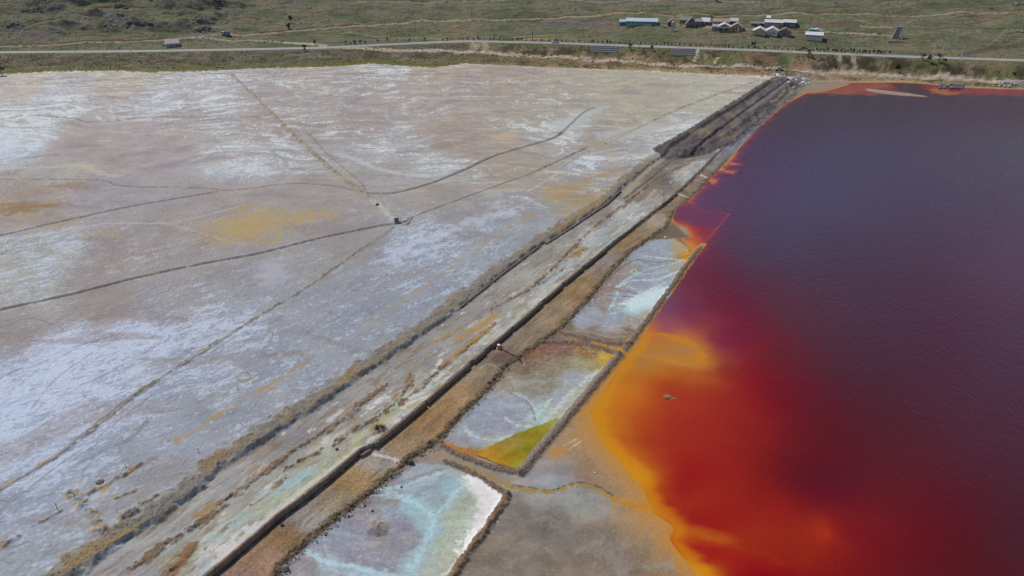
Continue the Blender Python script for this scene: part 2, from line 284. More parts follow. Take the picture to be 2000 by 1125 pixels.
# ------------------------------------------------------------------ colours of the ground (sRGB as seen in flat light)
def mix(c, col, m):
    m = np.clip(m, 0, 1)[:, None] if np.ndim(m) else m
    return c + (np.asarray(col, f32) - c) * m
CLR = np.zeros((N, 3), f32)
EXT = [(-250, 250), (-250, 500), (-250, 800)]
FLAT = [  # px, py, r, g, b, salt, ochre
 (50,165,182,176,174,.35,.1),(250,160,174,167,162,.35,.2),(100,200,172,176,188,.72,0),(50,250,180,187,196,.85,0),(300,200,174,176,188,.65,0),(420,190,172,172,182,.6,0),
 (350,230,160,156,162,.42,.05),(150,290,162,152,156,.12,.2),(30,262,182,190,198,.9,0),(300,285,160,151,158,.12,.05),(450,312,168,170,178,.62,.05),(150,330,166,160,154,.3,.3),(210,310,162,152,152,.1,.2),
 (60,400,158,145,138,.12,.45),(200,362,158,150,157,.1,.05),(300,392,158,150,154,.1,.12),(480,432,160,149,140,.12,.5),(620,428,158,149,145,.1,.45),(350,420,158,148,144,.1,.3),(420,400,158,148,148,.1,.15),
 (100,500,164,164,160,.58,.15),(60,560,164,163,158,.5,.2),(250,500,155,145,144,.32,.3),(400,500,154,146,146,.1,.12),(200,592,152,140,136,.12,.2),(350,600,152,148,152,.4,.12),(30,640,150,141,140,.2,.2),
 (550,200,158,153,158,.38,.08),(600,160,164,158,158,.42,.08),(700,200,158,152,156,.36,.15),(900,180,160,152,153,.32,.25),(1000,150,158,148,143,.3,.2),(850,140,164,154,147,.35,.1),(760,135,166,164,166,.6,0),
 (700,250,155,149,153,.36,.15),(650,300,157,156,161,.5,0),(560,292,164,167,175,.62,0),(750,290,160,162,169,.52,0),(850,330,162,166,172,.55,0),(900,270,155,145,140,.15,.25),(540,240,156,148,150,.3,.1),
 (650,372,156,146,147,.06,.06),(600,400,154,146,146,.05,.06),(850,385,152,146,143,.05,.08),(1000,330,155,147,140,.1,.1),(740,340,158,155,158,.2,.05),
 (1200,170,167,164,151,.08,0),(1350,170,171,168,158,.08,0),(1430,165,174,172,162,.1,0),(1280,200,166,163,151,.1,0),(1100,200,162,157,152,.36,.1),(1100,250,170,172,172,.62,0),(1250,230,165,162,150,.3,.1),(1180,282,154,148,142,.1,0),(1320,250,172,174,176,.6,0),(1080,225,160,157,151,.35,.05),
 (900,425,150,146,148,.15,0),(1000,402,149,150,157,.42,.05),(1150,322,149,153,163,.5,0),(1210,335,155,154,158,.4,.3),(1250,300,158,160,165,.45,.1),(1100,385,152,146,138,.25,.7),(950,455,146,151,160,.4,.1),(800,500,149,154,166,.55,0),(840,470,152,156,166,.6,0),(700,482,149,142,142,.05,0),(600,522,152,148,148,.2,0),
 (550,562,152,151,158,.3,0),(750,562,144,147,157,.35,.05),(850,582,146,149,160,.35,.05),(650,620,144,147,158,.35,0),(960,500,148,152,160,.38,.1),(1050,440,148,151,158,.35,.2),
 (450,640,155,158,170,.6,0),(300,660,162,169,187,.78,.05),(150,700,168,176,198,.86,.05),(50,780,170,181,206,.9,0),(200,800,160,168,188,.78,.05),(400,720,150,154,168,.5,.08),(550,700,146,149,159,.36,.05),(620,680,147,150,158,.3,.03),
 (100,900,156,164,184,.58,.05),(300,860,150,154,166,.3,.1),(450,800,149,151,159,.3,.1),(200,950,150,155,167,.32,.2),(80,1000,152,158,173,.35,.2),(300,925,152,153,160,.3,.2),(150,1060,150,153,160,.22,.2),(30,1100,150,155,165,.22,.15),(0,850,166,176,198,.8,0),(600,640,149,150,158,.25,.02)]
F = np.nonzero((sA > -1.5) & (far < 4) & (Y < 470))[0]
x, y = X[F], Y[F]
sv = shep(FLAT, U[F], V[F]); wd0 = ss(150, 215, y + x * .35)
c = sv[:, :3] + np.array([2, 1, -2], f32) * wd0[:, None] + np.array([-3, 0, 2], f32) * (1 - wd0)[:, None]; salt = sv[:, 3]; och = sv[:, 4]
an, bn = .76, .65
# two bedding directions: along the dam near the camera, across the valley farther off
wd = ss(150, 215, y + x * .35)
ax, ay = 0.56, 0.83
p_, q_ = x * ax + y * ay, -x * ay + y * ax
wx = fbm(x, y, 22, 3, 101) * 14
pn, qn = x * an + y * bn, -x * bn + y * an
na = fbm(pn / 2.8, qn + wx * .12 + fbm(x, y, 2.2, 3, 104) * 1.2, 2.4, 6, 103, .66); wW = fbm(x, y, 75, 3, 106) * 34; nb = fbm((x + wx * 1.6) / 3.3, y + wx * .55 + wW + fbm(x, y, 6, 2, 108) * 2.5, 4.6, 6, 107, .64)
ns = na * (1 - wd) + nb * wd
fl = fbm(x, y, .75, 3, 111, .65)
big = fbm(x, y * 1.3, 38, 3, 113); fl2 = fbm(x / 3.2, y, 1.6, 3, 112, .7)
lvl = ns * 1.15 + big * .3 + fl * .55 + fbm(pn / 3, qn, .9, 3, 175, .7) * .45 * (1 - wd) + (salt - .5) * .8
sm = (.95 * ss(.11, .17, lvl) + .3 * ss(-.02, .12, lvl)) * (1 - wd) + wd * (.8 * ss(.17, .23, lvl + fl2 * .3) + .45 * ss(.02, .2, lvl))
saltc = np.stack([186 + 18 * wd, 199 + 15 * wd, 222 - 2 * wd], 1)
c = c + fbm(x, y, 9, 4, 115)[:, None] * np.array([18, 15, 12], f32) + nb[:, None] * np.array([16, 15, 16], f32) * wd[:, None]
c = c + (saltc - c) * (np.clip(sm, 0, 1) * np.minimum(1, (.42 + .45 * salt) * 1.05 + .18 * wd))[:, None]
# pinkish and ochre stains, darker damp mud
no = fbm((x + wx * .5) / 2.2, y, 7, 4, 121) * wd + fbm(p_ / 2.4, q_, 5, 4, 123) * (1 - wd)
c = mix(c, (168, 143, 100), ss(.0, .3, no + (och - .42) * .75 + fl * .12) * .62 * np.clip(och * 2.4, 0, 1))
nd = fbm((x + wx) / 3.0, y + wW, 9, 4, 127)
c = mix(c, (136, 126, 128), ss(.1, .34, nd) * .45)
c = mix(c, (128, 122, 124), ss(.2, .34, fbm(pn / 2.5, qn, 1.4, 4, 128, .65)) * .5 * (1 - wd)); c = mix(c, (150, 140, 136), ss(.2, .32, fbm((x + wx) / 4, y, 2.2, 4, 130, .65)) * .5 * wd)
c = c + fbm(x, y, .45, 2, 126)[:, None] * 14 * (1 - wd)[:, None]
def vein(n, lo=.9, hi=.985): return ss(lo, hi, 1 - np.abs(n) * 4)
wv1 = fbm(x, y, 16, 3, 161) * 9; wv2 = fbm(x, y, 4, 3, 163) * 2.2
v1 = vein(fbm((x + wv1) / 4.5, y + wv1 * .35, 9, 3, 165)); v2 = vein(fbm((x - wv1) / 5, y + wv1 * .3 + wv2 * .2, 5.5, 3, 167)); v3 = vein(fbm((pn + wv2) / 4, qn + wv2, 4.0, 3, 169)); v4 = vein(fbm((pn - wv2 * 2) / 2.5, qn + wv2 * .6, 2.2, 3, 171), .85)
c = mix(c, (196, 203, 212), v1 * wd * (.25 + .55 * salt)); c = mix(c, (136, 128, 126), v2 * wd * .4); c = mix(c, (188, 178, 160), vein(fbm((x + wv1 * 1.5) / 6, y, 6.5, 3, 173), .86) * wd * .4)
c = mix(c, (126, 122, 128), v3 * (1 - wd) * .45); c = mix(c, (198, 208, 228), v4 * (1 - wd) * (.1 + .6 * salt))
c = mix(c, (196, 180, 158), ss(.22, .34, fbm((x - wx) / 4.5, y, 4.2, 4, 131)) * .5 * wd * ss(.02, .12, och + .04))
c = mix(c, (160, 146, 144), ss(.12, .3, fbm(x / 2.6, y + wx * .3, 12, 3, 133)) * .25 * wd)
c = mix(c, (214, 218, 226), ss(.30, .40, fbm(x, y, .9, 3, 135, .7) + (salt - .5) * .3) * .55 * (1 - wd))
# lines
tm = trench[F]; c = mix(c, (122, 116, 112), tm * .75); c = mix(c, (176, 164, 146), trside[F] * .35 * ss(.0, .25, fl + .2))
tn = tan[F]; c = mix(c, (158, 146, 128), tn * .75); c = mix(c, (108, 101, 92), tn * ss(.08, .26, fbm(p_, q_, 1.3, 3, 141) + fbm(x, y, 5, 2, 143) * .6) * .7)
c = mix(c, (160, 144, 120), ochre[F] * .4); c = mix(c, (168, 136, 92), ochre[F] * ss(-.02, .2, fl * .7 + fbm(pn / 2, qn, 2, 3, 129)) * .75)
r = rb[F]; c = mix(c, (124, 118, 112), r * .9)
c = mix(c, (146, 124, 90), r * ss(-.02, .22, fbm(p_ / 2.5, q_, 5, 3, 145) + fbm(x, y, .7, 3, 147) * .7 + .02 * (sA[F] - 2)) * .8)
c = mix(c, (172, 166, 160), r * ss(.25, .4, fbm(x, y, .8, 3, 149)) * .5)
CLR[F] = c
def blob(c, ids, px, z, col, m=1.0, soft=1.0, nz=.6, nsc=2.5, seed=201):
    P = smooth_line(line(px + [px[0]], z), 4); j = bbox(P, X[ids], Y[ids], soft * 3 + 2)
    if j.size == 0: return c
    xx, yy = X[ids][j], Y[ids][j]
    d = poly_sd(P, xx, yy) + fbm(xx, yy, nsc, 4, seed) * nz * 2
    c[j] = mix(c[j], col, ss(-soft, soft, d) * m); return c
def stroke(c, ids, px, z, w, col, m=1.0, nz=.5, nsc=1.5, seed=211, soft=.3):
    P = smooth_line(line(px, z), 5); j = bbox(P, X[ids], Y[ids], w * 3 + 2)
    if j.size == 0: return c
    xx, yy = X[ids][j], Y[ids][j]
    d, _ = seg_dist(P, xx, yy); d = d + fbm(xx, yy, nsc, 3, seed) * nz * 2 * w
    c[j] = mix(c[j], col, ss(w, w * soft, d) * m); return c
c = CLR[F]
c = stroke(c, F, [(-100, 482), (0, 470), (100, 456), (190, 439), (240, 436), (330, 437), (360, 430), (400, 421), (465, 404)], ZF, .45, (196, 190, 186), .6)
c = stroke(c, F, [(310, 432), (350, 443), (400, 456), (440, 470), (480, 478)], ZF, .9, (178, 164, 152), .6)
c = stroke(c, F, [(0, 327), (90, 325), (160, 322), (200, 338), (230, 342)], ZF, 2.2, (188, 182, 166), .6)
c = stroke(c, F, [(430, 270), (470, 283), (520, 287), (600, 282), (700, 284), (800, 278), (850, 262)], ZF, 2.0, (178, 180, 190), .55)
c = stroke(c, F, [(660, 298), (700, 312), (740, 328), (800, 340), (850, 340), (890, 325)], ZF, 2.2, (182, 187, 198), .7)
c = stroke(c, F, [(730, 392), (750, 408), (768, 428)], ZF, 1.4, (178, 178, 172), .9)
c = stroke(c, F, [(1140, 219), (1118, 240), (1092, 260)], ZF, 1.6, (138, 130, 122), .7)
c = blob(c, F, [(1070, 238), (1100, 228), (1130, 215), (1190, 205), (1160, 225), (1140, 242), (1100, 255), (1078, 248)], ZF, (176, 182, 186), .75, 2.5, 3)
c = blob(c, F, [(1160, 258), (1240, 245), (1250, 232), (1280, 238), (1300, 250), (1240, 268), (1180, 276)], ZF, (178, 182, 186), .65, 2.5, 3)
c = stroke(c, F, [(1245, 228), (1250, 245), (1220, 258), (1150, 285)], ZF, 1.3, (164, 156, 132), .8)
c = stroke(c, F, [(1280, 286), (1330, 262), (1380, 232)], ZF, 3.0, (186, 192, 204), .7)
c = stroke(c, F, [(1110, 262 + 60), (1150, 300), (1210, 288)], ZF, .9, (192, 196, 206), .6)
c = stroke(c, F, [(1000, 412), (900, 440), (860, 460), (800, 480), (770, 500)], ZF, 3.0, (184, 194, 214), .55, 1.2, 3)
for k_, (tr, tw, tc) in enumerate([([(560, 230), (700, 205), (850, 190), (1000, 186)], .5, (190, 188, 186)), ([(0, 205), (120, 200), (260, 186), (420, 170)], .6, (140, 136, 138)), ([(560, 345), (640, 322), (760, 312), (900, 300)], .5, (188, 190, 196)), ([(120, 300), (260, 262), (330, 248), (420, 262), (520, 290)], .6, (186, 184, 182)), ([(480, 200), (560, 215), (700, 214), (820, 222)], .5, (184, 186, 192)),
      ([(600, 330), (700, 300), (800, 290), (960, 250), (1070, 245)], .6, (182, 184, 188)), ([(0, 640), (60, 622), (120, 640)], .25, (118, 108, 106)), ([(40, 690), (120, 640), (220, 600), (300, 560)], .2, (186, 190, 200)), ([(0, 740), (110, 690), (240, 650), (330, 610)], .22, (124, 118, 122)), ([(60, 800), (110, 740), (180, 690)], .2, (126, 122, 130)), ([(100, 770), (200, 735), (320, 668), (330, 655)], .18, (120, 114, 118)),
      ([(0, 1000), (100, 920), (170, 870), (260, 800), (300, 770)], .2, (124, 118, 118)), ([(450, 610), (560, 560), (680, 498)], .2, (176, 168, 158)), ([(210, 780), (300, 740), (410, 690), (460, 655)], .18, (122, 118, 124)), ([(600, 255), (640, 300), (700, 350), (716, 376)], .5, (120, 112, 102)), ([(580, 245), (630, 305), (690, 358)], .4, (184, 176, 160)),
      ([(800, 480), (870, 455), (960, 425), (1040, 392)], .3, (192, 198, 208)), ([(1030, 372), (1130, 318), (1240, 290)], .5, (186, 192, 206)), ([(830, 430), (920, 395), (1040, 345), (1160, 292)], .4, (176, 164, 142))]):
    c = stroke(c, F, tr, ZF, tw, tc, .5, .8, 2.5, 600 + k_)
c = blob(c, F, [(0, 398), (60, 396), (110, 400), (60, 412), (0, 418)], ZF, (140, 112, 80), .7, 2, 3)
c = blob(c, F, [(105, 358), (150, 356), (185, 362), (150, 368), (110, 367)], ZF, (146, 122, 96), .6, 2, 3)
c = blob(c, F, [(420, 434), (500, 418), (620, 414), (640, 420), (560, 440), (520, 460), (440, 470), (410, 456)], ZF, (168, 152, 122), .3, 3, 5, 3)
c = blob(c, F, [(420, 434), (500, 418), (620, 414), (640, 420), (560, 440), (520, 460), (440, 470), (410, 456)], ZF, (176, 154, 104), .6, .8, 11, 1.6, 203)
c = blob(c, F, [(960, 262), (1000, 258), (1010, 268), (960, 275)], ZF, (186, 166, 140), .7, 2, 4)
c = stroke(c, F, [(462, 738), (478, 728), (490, 736), (478, 748), (465, 742)], ZF, .35, (150, 128, 110), .8)
c = blob(c, F, [(510, 515), (545, 510), (560, 540), (530, 560), (505, 545)], ZF, (170, 172, 184), .7, 2, 2)
c = blob(c, F, [(1240, 196), (1290, 178), (1340, 180), (1300, 188)], ZF, (158, 156, 150), .35, 4, 2)
c = stroke(c, F, [(1180, 146), (1320, 149), (1470, 151)], ZF, 1.2, (190, 186, 178), .6)
c = stroke(c, F, [(0, 150), (100, 142), (220, 139)], ZF, 4, (186, 170, 150), .5)
CLR[F] = c

# ---- terrace between the two dark lines
T = np.nonzero((sA <= 0.35) & (sB > -0.3) & (far < 2))[0]
TER = [(1320,305,104,94,88,.1),(1290,322,122,112,102,.2),(1355,306,112,102,96,.15),(1385,300,122,114,110,.2),(1402,288,160,166,172,.6),(1450,240,112,102,96,.1),(1500,195,112,104,100,.1),(1290,350,110,100,92,.1),(1260,380,158,152,140,.35),(1330,335,168,171,172,.6),(1365,318,166,168,166,.6),(1230,370,138,128,118,.1),(1180,415,140,132,120,.2),(1220,410,168,174,176,.7),(1150,470,160,165,166,.55),(1100,450,150,148,138,.2),(1060,500,146,144,138,.3),(1060,545,158,162,162,.55),(1000,560,150,148,142,.35),(1020,600,160,162,148,.5),
 (960,560,142,140,136,.2),(930,600,146,144,144,.3),(900,650,146,144,146,.3),(830,700,145,144,146,.25),(750,750,146,146,149,.25),(650,805,144,144,149,.3),(590,850,142,142,147,.2),(550,880,144,143,146,.2),(450,950,146,147,156,.35),(350,1030,148,150,162,.4),(280,1100,146,148,158,.3),(920,680,150,146,142,.4),
 (960,655,164,166,158,.6),(870,740,164,164,154,.6),(800,790,168,172,160,.6),(720,840,160,162,148,.5),(760,830,168,166,168,.5),(680,870,164,170,150,.5),(600,930,162,174,170,.6),(640,895,158,164,140,.45),(560,970,166,172,152,.5),(500,1020,164,168,150,.5),(440,1070,178,180,182,.75),(400,1100,182,184,190,.8),(480,960,156,162,160,.45),(400,1040,160,168,162,.5),(350,1080,150,160,146,.4)]
x, y = X[T], Y[T]; sv = shep(TER, U[T], V[T]); c = sv[:, :3].copy(); st = sv[:, 3]
p_, q_ = x * ax + y * ay, -x * ay + y * ax
wob_t = fbm(x, y, 5, 3, 239) * 3; n1 = fbm(p_ / 2.6, q_, 2.0, 5, 221, .6); n2 = fbm(x, y, 1.0, 3, 223, .6); n3 = fbm(p_ / 1.5, q_, 6, 3, 225)
c += n3[:, None] * np.array([26, 24, 20], f32)
c = c * .5 + (c.mean(1)[:, None] + np.array([1, 1, 2], f32)) * .5
c = mix(c, (200, 203, 203), ss(.2, .3, n1 + n2 * .45 + (st - .5) * .5) * .8)
c = mix(c, (166, 164, 132), ss(.1, .25, fbm(p_ / 2, q_, 2.2, 4, 227)) * .6 * ss(.3, .6, st)); c = mix(c, (150, 142, 136), ss(.12, .26, fbm(p_ / 2.4, q_, 1.8, 4, 228, .6)) * .6)
c = mix(c, (150, 176, 184), ss(.14, .32, fbm(p_ / 2, q_, 4, 3, 229)) * .5 * ss(.42, .6, st))
c = mix(c, (126, 106, 84), ss(.16, .32, fbm(p_ / 3.2, q_, 1.7, 4, 231)) * .5 * ss(.75, .2, st))
c = mix(c, (166, 140, 96), ss(.2, .36, fbm(p_ / 2.2, q_, 3.4, 3, 233)) * .4 * ss(185, 95, y))
c = mix(c, (118, 96, 78), ridge[T] * .85); c = mix(c, (142, 116, 88), ridge[T] * ss(.0, .25, n2 + n3) * .6); c = mix(c, (84, 68, 56), ridge[T] * ss(.15, .3, fbm(x, y, .6, 2, 236)) * .6)
s8 = fbm(p_ / 9, q_ + wob_t * .25, .9, 4, 241, .6); s9 = fbm(p_ / 7, q_ + wob_t * .2, 1.5, 4, 243, .6)
c = mix(c, (132, 112, 94), ss(.1, .22, s8) * .32); c = mix(c, (198, 198, 194), ss(.1, .2, s9) * .45 * ss(.25, .5, st)); c = mix(c, (104, 88, 76), ss(.22, .3, fbm(p_ / 8, q_, .6, 3, 245)) * .3)
c = mix(c, (92, 78, 70), ss(.3, .36, fbm(p_ / 1.6, q_, .8, 3, 235, .65)) * .4 * ss(75, 120, y))
for px_, w_, c_, m_ in [([(560, 985), (600, 950), (650, 912), (700, 868)], 1.6, (168, 172, 132), .55), ([(540, 960), (580, 935), (600, 925)], 1.6, (150, 184, 192), .7), ([(500, 1010), (530, 985), (560, 965)], 1.2, (166, 172, 140), .6), ([(700, 850), (740, 835), (770, 800)], 1.0, (172, 176, 134), .6), ([(760, 790), (800, 765), (830, 745)], 1.2, (164, 178, 160), .5), ([(400, 1060), (440, 1035), (480, 1010)], 1.3, (158, 178, 176), .6), ([(430, 1085), (470, 1050), (500, 1020)], 1.2, (206, 206, 212), .75), ([(720, 862), (745, 845), (775, 820)], .9, (206, 206, 206), .7), ([(600, 890), (640, 865), (680, 845)], .9, (176, 182, 176), .6), ([(800, 780), (840, 752), (870, 725)], .8, (200, 204, 198), .6), ([(880, 715), (930, 675), (955, 655)], .8, (176, 188, 184), .6), ([(1000, 635), (1030, 600), (1090, 555)], .8, (188, 194, 184), .6), ([(1060, 560), (1120, 505), (1180, 450), (1240, 400)], 1.6, (164, 178, 188), .6), ([(1100, 455), (1150, 415), (1190, 385)], 1.0, (172, 178, 156), .6), ([(330, 1128), (350, 1100)], .9, (156, 172, 146), .6)]:
    c = stroke(c, T, px_, 1.35, w_, c_, m_, 1.0, 1.6, 701, .1)
c = stroke(c, T, [(890, 662), (930, 640), (970, 612)], 1.5, 1.1, (172, 136, 80), .85)
c = stroke(c, T, [(860, 712), (930, 662), (965, 632)], 1.5, .7, (166, 128, 76), .8)
c = stroke(c, T, [(845, 668), (875, 650)], 1.5, .7, (162, 132, 90), .8)
c = stroke(c, T, [(772, 718), (800, 702)], 1.5, .5, (140, 118, 92), .8)
c = stroke(c, T, [(1120, 500), (1140, 484)], 1.5, 1.6, (158, 124, 84), .9)
c = stroke(c, T, [(340, 1112), (375, 1068)], 1.5, 1.1, (142, 108, 76), .85)
c = stroke(c, T, [(385, 1005), (420, 985)], 1.5, 1.0, (160, 124, 80), .7)
c = stroke(c, T, [(640, 820), (668, 800)], 1.5, .7, (196, 196, 198), .8)
c = stroke(c, T, [(735, 785), (745, 776)], 1.5, .5, (206, 208, 208), .9)
c = stroke(c, T, [(722, 797), (730, 792)], 1.5, .4, (206, 208, 208), .9)
c = stroke(c, T, [(855, 710), (862, 700)], 1.5, .6, (200, 206, 206), .8)
c = stroke(c, T, [(788, 795), (800, 785), (840, 770)], 1.5, .6, (206, 200, 192), .8)
c = stroke(c, T, [(420, 1100), (470, 1055), (540, 995), (625, 930), (700, 872)], 1.5, .7, (198, 196, 192), .75)
c = stroke(c, T, [(1300, 300), (1255, 335), (1220, 375)], 1.9, 1.6, (158, 150, 134), .85)
c = stroke(c, T, [(1220, 385), (1270, 345), (1310, 312)], 1.6, .5, (86, 76, 68), .8)
c = stroke(c, T, [(1245, 390), (1290, 345), (1330, 322)], 1.5, 1.8, (122, 106, 92), .7)
c = mix(c, (104, 82, 64), np.exp(-((np.hypot(X[T] - at(741, 836, 1.5)[0], Y[T] - at(741, 836, 1.5)[1])) / 1.35) ** 4) * (.75 + n2))
# cut face under line A: its shade painted in as darker soil
c = mix(c, (84, 76, 70), ss(-.35, -.05, sA[T] + n_edge[T] * .6) * ss(-.1, .2, fbm(x, y, 3, 3, 247)) * .5)
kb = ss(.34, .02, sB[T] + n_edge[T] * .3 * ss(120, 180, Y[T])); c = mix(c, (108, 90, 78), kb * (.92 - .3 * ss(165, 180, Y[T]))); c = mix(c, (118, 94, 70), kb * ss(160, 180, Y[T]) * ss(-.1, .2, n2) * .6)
CLR[T] = c

# ---- track
K = np.nonzero((sB <= -0.1) & (sC > -1.7) & (far < 2))[0]
TRK = [(1420,290,128,122,126),(1400,315,134,126,122),(1330,370,134,114,92),(1370,340,132,116,98),(1290,400,136,116,90),(1250,430,146,128,104),(1230,460,140,112,82),(1180,510,138,122,108),(1140,560,146,118,82),(1080,610,140,118,92),(1030,650,142,122,100),(985,690,128,108,96),(950,720,142,124,98),(900,770,152,122,84),(850,820,154,120,82),(780,860,142,116,86),(740,890,158,146,134),(690,930,152,122,82),(640,975,146,128,106),(610,1010,148,140,134),(560,1045,144,112,78),(500,1090,146,114,90),(470,1115,150,118,100)]
x, y = X[K], Y[K]; c = shep(TRK, U[K], V[K]) + np.array([-2, 3, 9], f32)
p_, q_ = x * ax + y * ay, -x * ay + y * ax
c += fbm(p_ / 4, q_, 1.6, 4, 241)[:, None] * np.array([30, 26, 20], f32) + fbm(x, y, 6, 3, 243)[:, None] * np.array([26, 22, 22], f32) + fbm(x, y, .5, 2, 245)[:, None] * np.array([22, 20, 18], f32)
c = mix(c, (112, 90, 66), ss(.22, .34, fbm(p_ / 9, q_, .75, 3, 247)) * .5)
c = stroke(c, K, [(725, 885), (745, 890), (770, 897), (785, 905)], .4, .45, (196, 190, 186), .9)
c = stroke(c, K, [(935, 722), (950, 712), (968, 716), (980, 725)], .4, .18, (186, 178, 168), .7)
c = stroke(c, K, [(1352, 335), (1368, 340), (1382, 346)], .4, .7, (206, 198, 188), .9)
c = stroke(c, K, [(1340, 356), (1358, 351), (1375, 355)], .4, .4, (196, 186, 174), .7)
c = stroke(c, K, [(1295, 390), (1310, 380), (1325, 378), (1345, 384)], .4, .6, (206, 198, 188), .9)
c = blob(c, K, [(965, 690), (985, 688), (1005, 698), (985, 708), (965, 705)], .4, (98, 70, 64), .6, .6)
c = blob(c, K, [(1255, 428), (1285, 415), (1308, 425), (1318, 445), (1280, 442)], .4, (166, 156, 144), .7, 1, 1.2)
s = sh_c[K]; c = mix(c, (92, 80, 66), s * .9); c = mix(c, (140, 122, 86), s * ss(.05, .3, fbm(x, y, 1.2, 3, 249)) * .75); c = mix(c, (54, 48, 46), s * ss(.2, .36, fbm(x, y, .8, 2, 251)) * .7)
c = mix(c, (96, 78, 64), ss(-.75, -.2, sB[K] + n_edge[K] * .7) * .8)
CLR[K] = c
# pale soil fringe on top of the timber wall side
# ---- ponds, mud, lake bed
Rr = np.nonzero((sC <= -1.0) & (far < 2))[0]
RGT = [(1400,1100,118,110,104),(1250,1100,122,112,104),(1100,1100,128,116,104),(1000,1100,132,122,112),(950,1080,126,116,106),(1080,1010,120,111,104),(1180,1020,126,116,108),(1000,990,126,118,112),(1130,970,150,150,148),(1180,990,146,142,140),(1080,930,150,152,160),(1100,900,142,136,134),(1150,905,136,122,112),(1200,930,150,130,112),(1240,1000,150,130,112),(1120,860,150,132,110),(1060,960,150,148,146),(1300,1080,128,118,108),
       (1300,455,118,104,90),(1550,185,132,118,104),(1600,170,138,126,112),(1480,235,134,106,78),(1430,300,122,114,116),(1220,680,122,112,104)]
x, y = X[Rr], Y[Rr]; c = shep(RGT, U[Rr], V[Rr]).copy()
n1 = fbm(x, y * 1.4, 3.2, 5, 261, .6); n2 = fbm(x, y, 1.0, 3, 263)
c += n1[:, None] * np.array([30, 26, 22], f32) + fbm(x * .6, y, 9, 3, 265)[:, None] * np.array([22, 16, 10], f32)
c = mix(c, (168, 156, 148), ss(.25, .37, fbm(x, y, .8, 4, 267, .65)) * .45)
# orange bloom on the wet margin
dl = -sLake[Rr]; wn = ss(140, 100, y)
c = mix(c, (186, 132, 66), np.exp(-np.maximum(dl + n1 * 2.5, 0) / (2.0 * wn + .5)) * (.75 * wn + .85 * (1 - wn)))
c = mix(c, (178, 134, 84), ss(8.5, 0, dl + n1 * 4 + fbm(x, y, 6, 3, 269) * 3) * wn * .6 * ss(-.22, .12, fbm(x * 1.4, y * .7, 2.4, 4, 270, .6) + .25 * ss(3, 0, dl))); c = mix(c, (186, 132, 62), np.exp(-np.maximum(dl, 0) / 1.0) * wn * .9)
P1 = poly_sd(POND1, x, y); P2 = poly_sd(POND2, x, y); P3 = poly_sd(POND3, x, y)
PD = [(1265,478,142,146,156),(1300,480,146,150,158),(1330,480,158,140,110),(1345,492,186,134,52),(1330,515,156,152,142),(1290,500,144,148,158),(1250,500,142,148,158),(1215,510,140,132,126),(1240,520,140,130,126),(1190,540,138,124,118),(1250,535,140,142,156),(1300,535,146,154,162),(1165,565,138,124,118),(1220,575,142,142,152),(1255,560,144,142,152),(1300,560,152,168,176),(1265,585,172,190,196),(1240,592,168,188,194),(1180,590,138,128,124),(1200,605,142,148,160),(1160,600,144,144,150),(1140,620,146,148,158),(1190,625,144,146,156),(1240,620,146,140,134),(1270,605,160,154,142),(1150,640,134,122,112),(1200,645,142,134,128),(1230,645,126,110,92),(1110,640,124,110,94),
      (1050,690,126,108,88),(1100,676,128,102,88),(1150,680,140,112,78),(1075,678,126,100,88),(1025,706,122,104,92),(1185,694,172,142,70),(1160,705,152,140,104),(1130,700,144,136,114),(1100,700,134,124,106),(1060,720,132,124,110),(1030,740,134,128,116),(1070,745,134,126,114),(1000,745,142,134,120),(1120,725,148,150,158),(1150,730,152,152,150),(1090,765,150,152,160),(1120,770,158,158,146),(1000,770,148,148,158),(960,790,144,146,158),(940,820,142,144,156),(990,810,140,140,152),(1020,790,142,144,154),(1050,800,158,172,174),(1040,830,154,158,154),(1085,810,164,164,146),(1010,850,148,148,158),(930,850,144,146,156),(900,850,142,140,148),(960,870,158,158,142),(900,875,150,108,56),(940,885,178,128,36),(925,878,140,108,74),(1010,905,150,146,128)]
P3C = [(870,915,146,150,152),(820,915,148,150,158),(880,940,146,166,176),(850,960,142,152,158),(800,940,142,148,160),(760,965,138,130,132),(720,990,136,126,130),(760,985,140,146,156),(800,980,150,172,182),(830,1000,146,162,170),(780,1010,136,132,144),(730,1000,140,137,143),(735,1022,143,130,124),(700,1030,140,138,150),(660,1040,140,142,156),(630,1060,142,142,152),(740,1050,142,138,140),(780,1050,139,135,142),(815,1045,138,133,138),(840,1030,148,168,176),(700,1080,136,132,142),(640,1090,150,158,164),(600,1090,142,136,140),(580,1115,144,138,144),(760,1090,138,136,146),(800,1100,150,166,174),(830,1075,154,164,162),(860,1050,160,164,150),(890,1010,160,164,148),(905,960,150,152,140),(930,940,200,196,192),(960,970,204,200,202),(930,1020,180,178,170),(870,1080,164,164,150),(840,1110,160,164,156),(700,1115,152,168,176),(650,1120,146,152,160),(560,1128,142,140,148)]
pm = ss(-.3, .3, np.maximum(np.maximum(P1, P2), P3) + n2 * .6)
j = np.nonzero(pm > .01)[0]
cp = shep(PD + P3C, U[Rr][j], V[Rr][j], 1.2, 6, 2.2)
cp = 140 + (cp - 140) * np.array([1.2, 1.25, 1.25], f32) + np.array([4, 6, 7], f32)
cp += n1[j][:, None] * np.array([20, 18, 16], f32) + n2[j][:, None] * np.array([14, 14, 14], f32)
nf = fbm(x[j], y[j] * 1.2, .7, 4, 271, .65)
cp = mix(cp, (188, 206, 210), ss(.26, .38, nf + n1[j] * .4) * .4)
wp = fbm(x[j], y[j], 3.5, 3, 275) * 2.4
